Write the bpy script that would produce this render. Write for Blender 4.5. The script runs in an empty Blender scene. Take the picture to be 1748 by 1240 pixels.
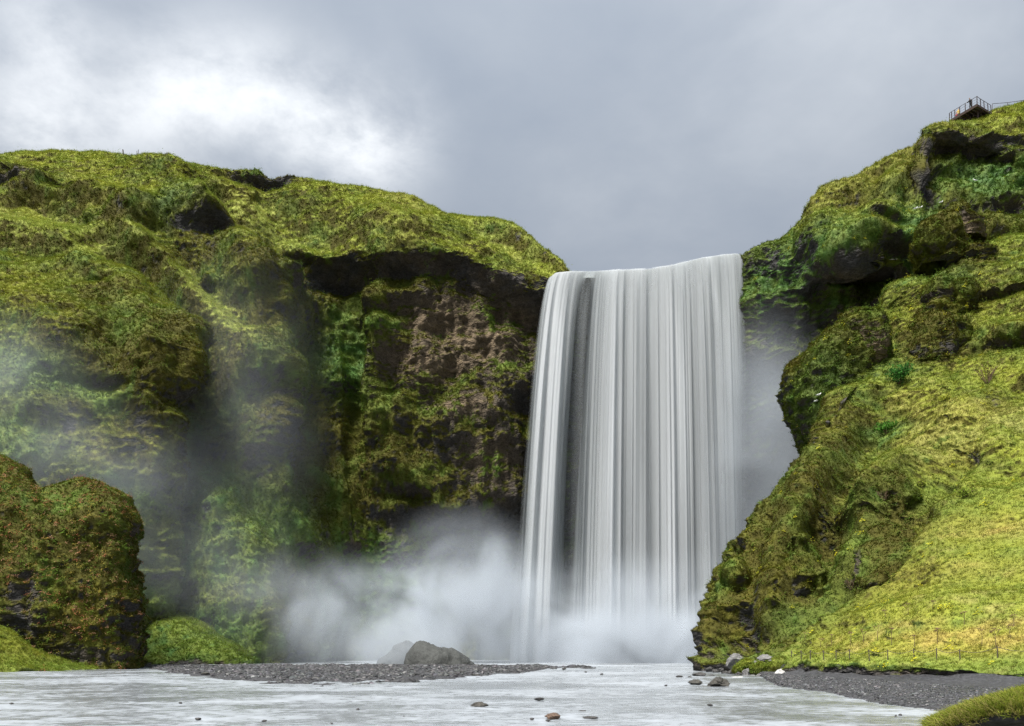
import bpy, bmesh, math, random, time
import numpy as np
from mathutils import Vector, Matrix
T0 = time.time()
random.seed(7); rng = np.random.default_rng(7)
R = math.radians
S = bpy.context.scene
COL = S.collection

# ------------------------------------------------------------------ camera
F, CX, HY, CAMZ = 1488.0, 874.0, 1105.0, 2.0      # focal length and horizon of the photograph (its pixels)
cam = bpy.data.objects.new('camera', bpy.data.cameras.new('camera'))
COL.objects.link(cam)
cam.location = (0, 0, CAMZ); cam.rotation_euler = (R(90), 0, 0)
cam.data.sensor_width = 36; cam.data.lens = F / 1748 * 36
cam.data.shift_y = (HY - 620) / 1748
cam.data.clip_end = 6000; cam.data.clip_start = .1
S.camera = cam

def at(px, py, d):                     # surveyed photo point at distance d -> world
    return ((px - CX) * d / F, d, CAMZ + (HY - py) * d / F)
def atz(px, py, z=0.0):                # photo point known to lie at height z
    return at(px, py, (CAMZ - z) * F / (py - HY))
def direction(px, py):
    return Vector(((px - CX) / F, 1, (HY - py) / F)).normalized()

# ------------------------------------------------------------------ world
SUN_EL, SUN_AZ = R(65), R(-140)        # azimuth from +Y towards +X: high, over the camera's shoulder
w = bpy.data.worlds.new('World'); S.world = w; w.use_nodes = True
nt = w.node_tree; nt.nodes.clear()
class NB:                              # tiny node builder
    def __init__(s, nt): s.nt = nt
    def n(s, t, **kw):
        o = s.nt.nodes.new(t)
        for k, v in kw.items():
            if k == 'ins':
                for i, x in v.items():
                    if hasattr(x, 'is_output') or isinstance(x, bpy.types.NodeSocket): s.nt.links.new(x, o.inputs[i])
                    else: o.inputs[i].default_value = x
            else: setattr(o, k, v)
        return o
    def m(s, op, a, b=None, c=None, clamp=False):
        o = s.nt.nodes.new('ShaderNodeMath'); o.operation = op; o.use_clamp = clamp
        for i, x in enumerate((a, b, c)):
            if x is None: continue
            if isinstance(x, (int, float)): o.inputs[i].default_value = x
            else: s.nt.links.new(x, o.inputs[i])
        return o.outputs[0]
    def v(s, op, a, b=None):
        o = s.nt.nodes.new('ShaderNodeVectorMath'); o.operation = op
        for i, x in enumerate((a, b)):
            if x is None: continue
            if isinstance(x, (tuple, list, Vector)): o.inputs[i].default_value = tuple(x)
            elif isinstance(x, (int, float)): o.inputs[3].default_value = x
            else: s.nt.links.new(x, o.inputs[i])
        return o
    def noise(s, vec, scale, detail=4, rough=.55, dist=0):
        o = s.n('ShaderNodeTexNoise', ins={'Vector': vec, 'Scale': scale, 'Detail': detail, 'Roughness': rough, 'Distortion': dist})
        return o.outputs['Fac']
    def ramp(s, x, a, b, lo=0., hi=1., smooth=True):
        o = s.n('ShaderNodeMapRange', interpolation_type='SMOOTHSTEP' if smooth else 'LINEAR',
                ins={'Value': x, 'From Min': a, 'From Max': b, 'To Min': lo, 'To Max': hi})
        return o.outputs[0]
    def mix(s, f, a, b, mode='MIX'):
        o = s.n('ShaderNodeMix', data_type='RGBA', blend_type=mode)
        for i, x in ((0, f), (6, a), (7, b)):
            if isinstance(x, (int, float)): o.inputs[i].default_value = x
            elif isinstance(x, (tuple, list)): o.inputs[i].default_value = tuple(x) + ((1,) if len(x) == 3 else ())
            else: s.nt.links.new(x, o.inputs[i])
        return o.outputs[2]
    def link(s, a, b): s.nt.links.new(a, b)

B = NB(nt)
tc = B.n('ShaderNodeTexCoord')
dirv = B.v('NORMALIZE', tc.outputs['Generated']).outputs[0]
sep = B.n('ShaderNodeSeparateXYZ', ins={0: dirv})
up = B.m('MAXIMUM', sep.outputs[2], 0.0)
den = B.m('ADD', up, .22)
flat = B.n('ShaderNodeCombineXYZ', ins={0: B.m('DIVIDE', sep.outputs[0], den), 1: B.m('DIVIDE', sep.outputs[1], den), 2: 0.3}).outputs[0]
n1 = B.noise(flat, 1.1, 4, .5, .15)
n2 = B.noise(flat, 3.6, 5, .58, .15)
n3 = B.noise(flat, .45, 2, .5)
cl = B.m('ADD', B.m('MULTIPLY', n1, .55), B.m('ADD', B.m('MULTIPLY', n2, .25), B.m('MULTIPLY', n3, .35)))
base = B.ramp(cl, .42, .75)
sky_col = B.mix(base, (2.42, 2.86, 3.55), (3.7, 4.05, 4.55))
# breaks in the cloud where the thin layer glows
glow = None
for px, py, r, amp in ((270, 150, 3.6, .5), (345, 165, 4, .55), (430, 150, 4, .5), (490, 185, 3.2, .4), (590, 225, 4, .6), (640, 255, 4, .5), (690, 215, 3, .35), (20, 210, 4, .5), (90, 235, 3.6, .4), (160, 215, 3, .25), (50, 45, 3.4, .4), (110, 85, 3, .35), (230, 215, 3.4, .25), (540, 285, 3.5, .35)):
    dt = B.v('DOT_PRODUCT', dirv, direction(px, py)).outputs['Value']
    g = B.m('POWER', B.m('MAXIMUM', dt, 0.0), math.log(.5) / math.log(math.cos(R(r) * .6)))
    g = B.m('MULTIPLY', g, amp)
    glow = g if glow is None else B.m('ADD', glow, g)
wisp = B.noise(flat, 5.5, 6, .62, .15)
glow = B.m('MULTIPLY', B.m('MULTIPLY', glow, .85), B.ramp(B.m('ADD', B.m('MULTIPLY', wisp, .6), B.m('MULTIPLY', n1, .5)), .40, .70, .15, 1.25))
glow = B.m('MINIMUM', B.m('ADD', glow, B.m('MULTIPLY', B.ramp(cl, .62, .85), .35)), 1.0)
sky_col = B.mix(glow, sky_col, (8.0, 8.25, 8.5))
# overcast sky grows brighter towards the zenith
over = B.m('ADD', .44, B.m('MULTIPLY', up, 1.15))
vm = B.n('ShaderNodeVectorMath', operation='SCALE', ins={0: sky_col, 'Scale': over})
nish = B.n('ShaderNodeTexSky', sky_type='NISHITA', sun_disc=False)
nish.sun_elevation = SUN_EL; nish.sun_rotation = SUN_AZ
allsky = B.mix(.06, vm.outputs[0], nish.outputs[0])
bg = B.n('ShaderNodeBackground', ins={0: allsky, 1: .0222})
B.link(bg.outputs[0], B.n('ShaderNodeOutputWorld').inputs[0])

sun = bpy.data.objects.new('sun', bpy.data.lights.new('sun', 'SUN')); COL.objects.link(sun)
sun.data.energy = 1.5; sun.data.angle = R(20); sun.data.color = (1, .97, .92)
sd = Vector((math.sin(SUN_AZ) * math.cos(SUN_EL), math.cos(SUN_AZ) * math.cos(SUN_EL), math.sin(SUN_EL)))
sun.rotation_euler = sd.to_track_quat('Z', 'Y').to_euler()
sun.location = (0, 0, 200)
S.view_settings.view_transform = 'Standard'; S.view_settings.look = 'None'
S.view_settings.gamma = 1; S.view_settings.exposure = 2.62
S.cycles.use_denoising = True; S.cycles.denoising_prefilter = 'NONE'
S.cycles.max_bounces = 6; S.cycles.diffuse_bounces = 3; S.cycles.glossy_bounces = 2
S.cycles.transparent_max_bounces = 12; S.cycles.volume_bounces = 1; S.cycles.transmission_bounces = 2
S.cycles.use_adaptive_sampling = True; S.cycles.adaptive_threshold = .012; S.cycles.adaptive_min_samples = 32

# ------------------------------------------------------------------ numpy noise
_g = rng.normal(size=(4096, 3)).astype(np.float32); _g /= np.linalg.norm(_g, axis=1)[:, None]
def noise(p):
    p = np.asarray(p, np.float32)
    i = np.floor(p); f = p - i; i = i.astype(np.int64)
    u = f * f * f * (f * (f * 6 - 15) + 10)
    out = np.zeros(len(p), np.float32)
    hx = [(i[:, 0] + k) * 73856093 for k in (0, 1)]
    hy = [(i[:, 1] + k) * 19349663 for k in (0, 1)]
    hz = [(i[:, 2] + k) * 83492791 for k in (0, 1)]
    for a in (0, 1):
        wx = u[:, 0] if a else 1 - u[:, 0]
        for b in (0, 1):
            wxy = wx * (u[:, 1] if b else 1 - u[:, 1]); hxy = hx[a] ^ hy[b]
            for c in (0, 1):
                h = hxy ^ hz[c]; h = (h ^ (h >> 13)) & 4095
                g = _g[h]
                d = g[:, 0] * (f[:, 0] - a) + g[:, 1] * (f[:, 1] - b) + g[:, 2] * (f[:, 2] - c)
                out += d * wxy * (u[:, 2] if c else 1 - u[:, 2])
    return out * 1.55
def fbm(p, o=3, seed=0, gain=.5):
    p = np.asarray(p, np.float32) + np.float32(seed * 17.3); a = 1.; s = 0
    for k in range(o):
        s = s + noise(p * (2.03 ** k) + k * 5.7) * a; a *= gain
    return s
def billow(p, o=2, seed=0):
    p = np.asarray(p, np.float32) + np.float32(seed * 17.3); a = 1.; s = 0
    for k in range(o):
        s = s + (np.abs(noise(p * (2.03 ** k) + k * 5.7)) * 2 - .6) * a; a *= .5
    return s
def sstep(x, a, b):
    t = np.clip((x - a) / (b - a), 0, 1); return t * t * (3 - 2 * t)
def lerp(a, b, t): return a + (b - a) * t

# ------------------------------------------------------------------ materials
def newmat(name):
    m = bpy.data.materials.new(name); m.use_nodes = True
    m.node_tree.nodes.clear()
    return m, NB(m.node_tree)
def out(b, sh, sock=0):
    o = b.n('ShaderNodeOutputMaterial'); b.link(sh, o.inputs[sock]); return o
def attr(b, name, t='GEOMETRY'): return b.n('ShaderNodeAttribute', attribute_name=name, attribute_type=t)

def land_material(name, fine=7., bump=.6, rough=.95):
    m, b = newmat(name)
    pos = b.n('ShaderNodeNewGeometry').outputs['Position']
    c = attr(b, 'tint').outputs['Color']
    f1 = b.noise(pos, fine, 3, .65); f2 = b.noise(pos, fine * .22, 3, .6)
    k = b.m('MULTIPLY', b.ramp(f1, .25, .75, .65, 1.35, False), b.ramp(f2, .25, .75, .82, 1.18, False))
    col = b.n('ShaderNodeVectorMath', operation='SCALE', ins={0: c, 'Scale': k}).outputs[0]
    rk = attr(b, 'rock').outputs['Fac']
    wv = b.n('ShaderNodeVectorMath', operation='ADD', ins={0: b.n('ShaderNodeMapping', ins={0: pos, 3: (.8, .8, 1.7)}).outputs[0], 1: b.n('ShaderNodeTexNoise', ins={'Vector': pos, 'Scale': .9, 'Detail': 2}).outputs['Color']}).outputs[0]
    vo = b.n('ShaderNodeTexVoronoi', feature='F1', ins={'Vector': wv, 'Scale': 1.3}).outputs['Distance']; vo2 = b.n('ShaderNodeTexVoronoi', feature='F1', ins={'Vector': wv, 'Scale': 4.2}).outputs['Distance']
    crk = b.m('MULTIPLY', rk, b.m('ADD', b.m('MULTIPLY', vo, .55), b.m('MULTIPLY', vo2, .25)))
    kk = b.m('SUBTRACT', 1.15, b.m('MULTIPLY', rk, b.m('ADD', b.m('MULTIPLY', vo, .25), b.m('MULTIPLY', vo2, .55))))
    col = b.n('ShaderNodeVectorMath', operation='SCALE', ins={0: col, 'Scale': kk}).outputs[0]
    hgt = b.m('SUBTRACT', b.m('ADD', b.m('MULTIPLY', f1, .12), b.m('MULTIPLY', f2, .3)), crk)
    bp = b.n('ShaderNodeBump', ins={'Strength': bump, 'Distance': 1.0, 'Height': hgt}).outputs[0]
    wet = attr(b, 'wet').outputs['Fac']
    p = b.n('ShaderNodeBsdfPrincipled', ins={'Base Color': col, 'Roughness': b.m('SUBTRACT', rough, b.m('MULTIPLY', wet, .3)), 'Normal': bp})
    p.inputs['Specular IOR Level'].default_value = .25
    out(b, p.outputs[0]); return m
M_LAND = land_material('turf_and_rock')

def blade_material(name, trans=.35):
    m, b = newmat(name)
    c = attr(b, 'tint', 'INSTANCER').outputs['Color']
    h = attr(b, 'h').outputs['Fac']
    k = b.ramp(h, 0, 1, .75, 1.25, False)
    col = b.n('ShaderNodeVectorMath', operation='SCALE', ins={0: c, 'Scale': k}).outputs[0]
    d = b.n('ShaderNodeBsdfDiffuse', ins={0: col}); t = b.n('ShaderNodeBsdfTranslucent', ins={0: col})
    mx = b.n('ShaderNodeMixShader', ins={0: trans, 1: d.outputs[0], 2: t.outputs[0]})
    out(b, mx.outputs[0]); return m
M_BLADE = blade_material('grass_blades')

def rock_material(name, col=(.06, .056, .052), lichen=None, wetness=.3, scale=1.0):
    m, b = newmat(name)
    tcn = b.n('ShaderNodeTexCoord').outputs['Object']
    geo = b.n('ShaderNodeNewGeometry')
    f1 = b.noise(tcn, 3.0 * scale, 5, .65); f2 = b.noise(tcn, 14 * scale, 4, .6)
    k = b.m('MULTIPLY', b.ramp(f1, .25, .75, .5, 1.6, False), b.ramp(f2, .3, .7, .7, 1.3, False))
    c = b.n('ShaderNodeVectorMath', operation='SCALE', ins={0: col, 'Scale': k}).outputs[0]
    if lichen:
        nz = b.n('ShaderNodeSeparateXYZ', ins={0: geo.outputs['Normal']}).outputs[2]
        msk = b.ramp(b.m('ADD', nz, b.m('MULTIPLY', f1, 1.2)), 1.0, 1.35)
        c = b.mix(msk, c, lichen)
    bp = b.n('ShaderNodeBump', ins={'Strength': .7, 'Distance': .25 / scale, 'Height': b.m('ADD', f1, b.m('MULTIPLY', f2, .4))}).outputs[0]
    p = b.n('ShaderNodeBsdfPrincipled', ins={'Base Color': c, 'Roughness': .85 - wetness * .5, 'Normal': bp})
    out(b, p.outputs[0]); return m
def plain_material(name, col, rough=.7, metal=0.):
    m, b = newmat(name)
    tcn = b.n('ShaderNodeTexCoord').outputs['Object']
    k = b.ramp(b.noise(tcn, 6, 3), .3, .7, .75, 1.25, False)
    c = b.n('ShaderNodeVectorMath', operation='SCALE', ins={0: col, 'Scale': k}).outputs[0]
    p = b.n('ShaderNodeBsdfPrincipled', ins={'Base Color': c, 'Roughness': rough, 'Metallic': metal})
    out(b, p.outputs[0]); return m

# ------------------------------------------------------------------ mesh helpers
def link(o, parent=None, **props):
    COL.objects.link(o)
    if parent is not None: o.parent = parent
    for k, v in props.items(): o[k] = v
    return o
def grid_mesh(name, P, mat, attrs=None, closed_u=False, flip=False):
    nu, nv = P.shape[:2]
    me = bpy.data.meshes.new(name)
    idx = np.arange(nu * nv).reshape(nu, nv)
    if closed_u: idx = np.vstack([idx, idx[:1]])
    q = np.stack([idx[:-1, :-1], idx[1:, :-1], idx[1:, 1:], idx[:-1, 1:]], -1).reshape(-1, 4)
    if flip: q = q[:, ::-1]
    return quads_mesh(me, P.reshape(-1, 3), q, mat, attrs)
def quads_mesh(me, V, q, mat, attrs=None, smooth=True):
    n, m = len(V), len(q); k = q.shape[1]
    me.vertices.add(n); me.vertices.foreach_set('co', np.ascontiguousarray(V, np.float32).ravel())
    me.loops.add(m * k); me.loops.foreach_set('vertex_index', np.ascontiguousarray(q, np.int32).ravel())
    me.polygons.add(m); me.polygons.foreach_set('loop_start', np.arange(0, m * k, k, dtype=np.int32))
    me.polygons.foreach_set('use_smooth', np.full(m, smooth))
    me.update(calc_edges=True)
    for nm, a in (attrs or {}).items():
        if a.ndim == 1:
            at_ = me.attributes.new(nm, 'FLOAT', 'POINT'); at_.data.foreach_set('value', np.ascontiguousarray(a, np.float32))
        else:
            at_ = me.attributes.new(nm, 'FLOAT_COLOR', 'POINT')
            at_.data.foreach_set('color', np.concatenate([a, np.ones((len(a), 1))], 1).astype(np.float32).ravel())
    if mat: me.materials.append(mat)
    return me
def normals(P, closed_u=False):
    if closed_u:
        du = np.roll(P, -1, 0) - np.roll(P, 1, 0)
    else: du = np.gradient(P, axis=0)
    dv = np.gradient(P, axis=1)
    n = np.cross(du, dv); l = np.linalg.norm(n, axis=2, keepdims=True)
    return n / np.maximum(l, 1e-9)

def catmull(G, counts, axis):
    G = np.moveaxis(G, axis, 0); n = len(G); res = []
    for i in range(n - 1):
        p1, p2 = G[i], G[i + 1]
        p0 = G[i - 1] if i > 0 else 2 * p1 - p2
        p3 = G[i + 2] if i + 2 < n else 2 * p2 - p1
        m1, m2 = (p2 - p0) * .5, (p3 - p1) * .5
        # limit tangents where neighbouring spans differ a lot in length
        d12 = np.linalg.norm((p2 - p1)[..., :3], axis=-1, keepdims=True) + 1e-6
        for mm in (m1, m2):
            l = np.linalg.norm(mm[..., :3], axis=-1, keepdims=True) + 1e-6
            mm *= np.minimum(1, 1.3 * d12 / l)
        t = np.linspace(0, 1, counts[i], endpoint=(i == n - 2), dtype=np.float64)
        for x in t:
            x2, x3 = x * x, x * x * x
            res.append((2*x3-3*x2+1) * p1 + (x3-2*x2+x) * m1 + (-2*x3+3*x2) * p2 + (x3-x2) * m2)
    return np.moveaxis(np.array(res), 0, axis)

def sheet(cols, res, cap=400):
    """cols: array [columns][rows][x,y,z,crag,...] -> dense surface"""
    G = np.array(cols, float)
    lv = np.median(np.linalg.norm(np.diff(G[..., :3], axis=1), axis=2), axis=0)
    lu = np.median(np.linalg.norm(np.diff(G[..., :3], axis=0), axis=2), axis=1)
    cv = np.clip(np.ceil(lv / res), 3, cap).astype(int); cu = np.clip(np.ceil(lu / res), 3, cap).astype(int)
    D = catmull(catmull(G, cv, 1), cu, 0)
    return D

# ------------------------------------------------------------------ land: relief and colour
def relief(P, crag, stamps=(), ledge=3.4, amp=1.0, terr=1.0, outward=None, ridges=(), lowz=None, ruf=.7):
    """push the smooth landform out into ledges, cushions, flutes and terracettes"""
    sh = P.shape; p = P.reshape(-1, 3).astype(np.float32); c = crag.reshape(-1).astype(np.float32)
    N = (normals(P) if outward is None else outward).reshape(-1, 3)
    hor = N.copy(); hor[:, 2] = 0; steep = np.linalg.norm(hor, axis=1); hor /= np.maximum(steep, 1e-3)[:, None]
    soft = 1 - c
    disp = fbm(p / 13, 2, 1) * (1.2 * c + .7) + fbm(p / 5, 2, 2) * (.9 * c + .22)
    flute = fbm(p * np.array([1 / 2.4, 1 / 2.4, 1 / 15], np.float32), 3, 3)
    disp += flute * 1.05 * c * steep
    disp += billow(p / np.array([1.9, 1.9, 1.3], np.float32), 2, 4) * (.20 * c + .05) + fbm(p / .8, 3, 5) * (.07 + .13 * c)
    for poly, rad, am in ridges:
        best = np.full(len(p), 1e9, np.float32)
        for A_, B_ in zip(poly[:-1], poly[1:]):
            A_, B_ = np.array(A_, np.float32), np.array(B_, np.float32); AB = B_ - A_
            tt = np.clip(((p - A_) @ AB) / (AB @ AB), 0, 1); dq = p - A_ - tt[:, None] * AB
            best = np.minimum(best, (dq * dq).sum(1))
        disp += am * np.exp(-best / (rad * rad))
    hd = np.zeros(len(p), np.float32)
    warp = fbm(p / 11, 2, 6) * 3.2
    lf = 1.0 if lowz is None else lerp(.35, 1.0, sstep(p[:, 2], *lowz))
    t = (p[:, 2] + warp) / ledge; fl = np.floor(t); f = t - fl
    patch = sstep(noise(np.stack([p[:, 0] / 7, p[:, 1] / 7, fl * 3.7], 1).astype(np.float32)), -.25, .45)
    hd += (f ** 1.3) * (1 - sstep(f, .82, 1.0)) * patch * .95 * c * lf
    t = (p[:, 2] + fbm(p / 4, 2, 8) * 1.5) / 1.25; fl = np.floor(t); f = t - fl
    patch = sstep(noise(np.stack([p[:, 0] / 2.6, p[:, 1] / 2.6, fl * 2.1], 1).astype(np.float32)), -.2, .5)
    hd += (f ** 1.2) * (1 - sstep(f, .75, 1.0)) * patch * (.58 * c + .26 * soft * terr)
    t = (p[:, 2] + fbm(p / 1.7, 3, 9) * 1.2) / .8; fl = np.floor(t); f = t - fl
    patch = sstep(noise(np.stack([p[:, 0] / 1.3, p[:, 1] / 1.3, fl * 2.1], 1).astype(np.float32)), -.2, .5)
    hd += f * (1 - sstep(f, .7, 1.0)) * patch * (.52 * c * ruf + .22 * soft * terr)
    for (sx, sy, sz, rx, rz, depth) in stamps:
        q = ((p[:, 0] - sx) / rx) ** 2 + ((p[:, 2] - sz) / rz) ** 2 + ((p[:, 1] - sy) / 11) ** 4
        hd -= depth * np.exp(-q * 1.2) * (1 + .35 * flute)
    p = p + N * (disp * amp)[:, None] + hor * (hd * amp)[:, None]
    return p.reshape(sh)

LIME = np.array((.200, .218, .026)); MIDG = np.array((.108, .150, .022)); OLIVE = np.array((.052, .048, .007)); DEEP = np.array((.046, .105, .018))
STRAW = np.array((.30, .26, .085)); DROCK = np.array((.056, .053, .051)); BROWN = np.array((.195, .145, .090)); GOLD = np.array((.165, .150, .014)); RUST = np.array((.075, .046, .022))
def blobs(p, L):
    v = np.zeros(len(p), np.float32)
    for (x, y, z), r, rz, a in L:
        q = ((p[:, 0] - x) / r) ** 2 + ((p[:, 1] - y) / (r * 1.6)) ** 2 + ((p[:, 2] - z) / rz) ** 2
        v = np.maximum(v, a * np.exp(-q))
    return v
def land_colour(P, crag, Z=None, wetL=(), brownL=(), oliveL=(), rockL=(), olive0=0.0, dry=0.35, N=None, paleL=(), strawL=()):
    if N is None: N = normals(P)
    nz = N[..., 2].reshape(-1)
    p = P.reshape(-1, 3).astype(np.float32); c = crag.reshape(-1)
    one = lambda f: f[:, None]
    a = fbm(p / 6, 3, 20); b = fbm(p / 1.7, 3, 21); d = fbm(p / .55, 2, 22); e = fbm(p / 15, 2, 23)
    streak = fbm(p * np.array([.6, .6, .12], np.float32), 3, 24)
    wet = np.clip(blobs(p, wetL) + .15 * a, 0, 1); brown = blobs(p, brownL); ol = np.clip(np.maximum(blobs(p, oliveL) + olive0, .8 * sstep(c, .45, .8)), 0, 1); rk = blobs(p, rockL)
    # turf on the gentle parts
    turf = lerp(LIME, MIDG, one(np.clip(.36 + .60 * a + .25 * b, 0, 1)))
    turf = lerp(turf, STRAW, one(np.clip(sstep(.6 * b + .3 * d + .8 * e, .12, .9) * dry * 1.0, 0, .6)))
    turf = lerp(turf, GOLD, one(sstep(a - .6 * b, .15, .8) * .35))
    moss = lerp(OLIVE, MIDG * .75, one(np.clip(.16 + .6 * a + .45 * b, 0, 1)))
    moss = lerp(moss, GOLD * .55, one(sstep(b + e, .15, .9) * .5))
    moss = lerp(moss, RUST, one(sstep(d + .6 * b, .6, 1.1) * .4))
    wetg = lerp(DEEP, MIDG * .8, one(np.clip(.35 + .6 * b + .4 * a, 0, 1)))
    moss = lerp(moss, wetg, one(np.clip(wet * 1.3 + sstep(a + streak, .45, 1.0) * .5, 0, 1)))
    turf = lerp(turf, wetg * 1.25, one(wet * .7))
    turf = lerp(turf, STRAW * np.array((1.0, .88, .7)), one(np.clip(blobs(p, strawL) * (.8 + .9 * b), 0, .8)))
    pale = blobs(p, paleL)
    turf = lerp(turf, np.array((.275, .310, .075)), one(np.clip(pale * (.75 + .5 * b), 0, .85)))
    turf = lerp(turf, moss, one(np.clip(ol * 1.15 + .35 * b * ol, 0, 1)))
    rock = lerp(DROCK, BROWN * .55, one(np.clip(.30 + .5 * a + .4 * b, 0, 1)))
    lay = fbm(p * np.array([.12, .12, 1.6], np.float32), 3, 25)
    brock = lerp(BROWN, BROWN * .5, one(np.clip(.4 + .35 * b + .3 * d + .55 * lay, 0, 1)))
    rock = lerp(rock, brock, one(np.clip(brown * 1.3, 0, 1)))
    g = nz + .22 * b + .12 * d
    tg = sstep(g, .30 + .18 * c, .62 + .12 * c)                # turf cover
    mg = sstep(g + .35 * a + .15 * d - 1.1 * brown - 1.25 * rk + .4 * streak + .3 * wet, -.72, -.38)           # moss cover on steep ground
    col = lerp(rock, moss, one(mg))
    col = lerp(col, turf, one(tg * (1 - .75 * brown) * (1 - .8 * rk)))
    info = dict(rock=np.clip(1 - mg - tg, 0, 1), turf=tg, moss=mg * (1 - tg), wet=wet, nz=nz)
    return np.clip(col, .004, .6), info

SCAT = []      # (positions, normals, colour, kind-weight) pools for the grass
def pool(P, N, col, w, closed=False):
    du = (np.roll(P, -1, 0) - np.roll(P, 1, 0)) / 2 if closed else np.gradient(P, axis=0)
    dv = np.gradient(P, axis=1); area = np.linalg.norm(np.cross(du, dv), axis=2).reshape(-1)
    SCAT.append((P.reshape(-1, 3), N.reshape(-1, 3), col, w * np.clip(area / .04, .1, 8), du.reshape(-1, 3), dv.reshape(-1, 3)))

def land_object(name, P, col, info, split=None, **props):
    me = grid_mesh(name, P, M_LAND, dict(tint=col, wet=info['wet'], rock=info['rock']))
    return link(bpy.data.objects.new(name, me), **props)

# ------------------------------------------------------------------ the cliffs: one amphitheatre from the hill on one side to the crown on the other
ROWS = 12
CRAG_L = [.7, .7, .7, .75, .65, .4, .25, .2, .18, .18, .18, .15]
def crag_spots(P0, crag, L):
    q = P0.reshape(-1, 3)
    for c_, r, rz, a in L:
        g = np.exp(-(((q[:, 0] - c_[0]) / r) ** 2 + ((q[:, 1] - c_[1]) / (2 * r)) ** 2 + ((q[:, 2] - c_[2]) / rz) ** 2)).reshape(crag.shape)
        crag = crag + (a - crag) * g
    return np.clip(crag, 0, 1)
def line(*pts): return [at(*q) for q in pts]
CRAG_C = [.8, .8, .85, .9, .9, .9, .9, .9, .9, .45, .2, .15]
CRAG_G = [1, 1, 1, 1, 1, 1, 1, .9, .8, .65, .55, .4]
CRAG_H = [1, 1, 1, 1, 1, 1, 1, 1, 1, .9, .5, .15]
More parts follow.
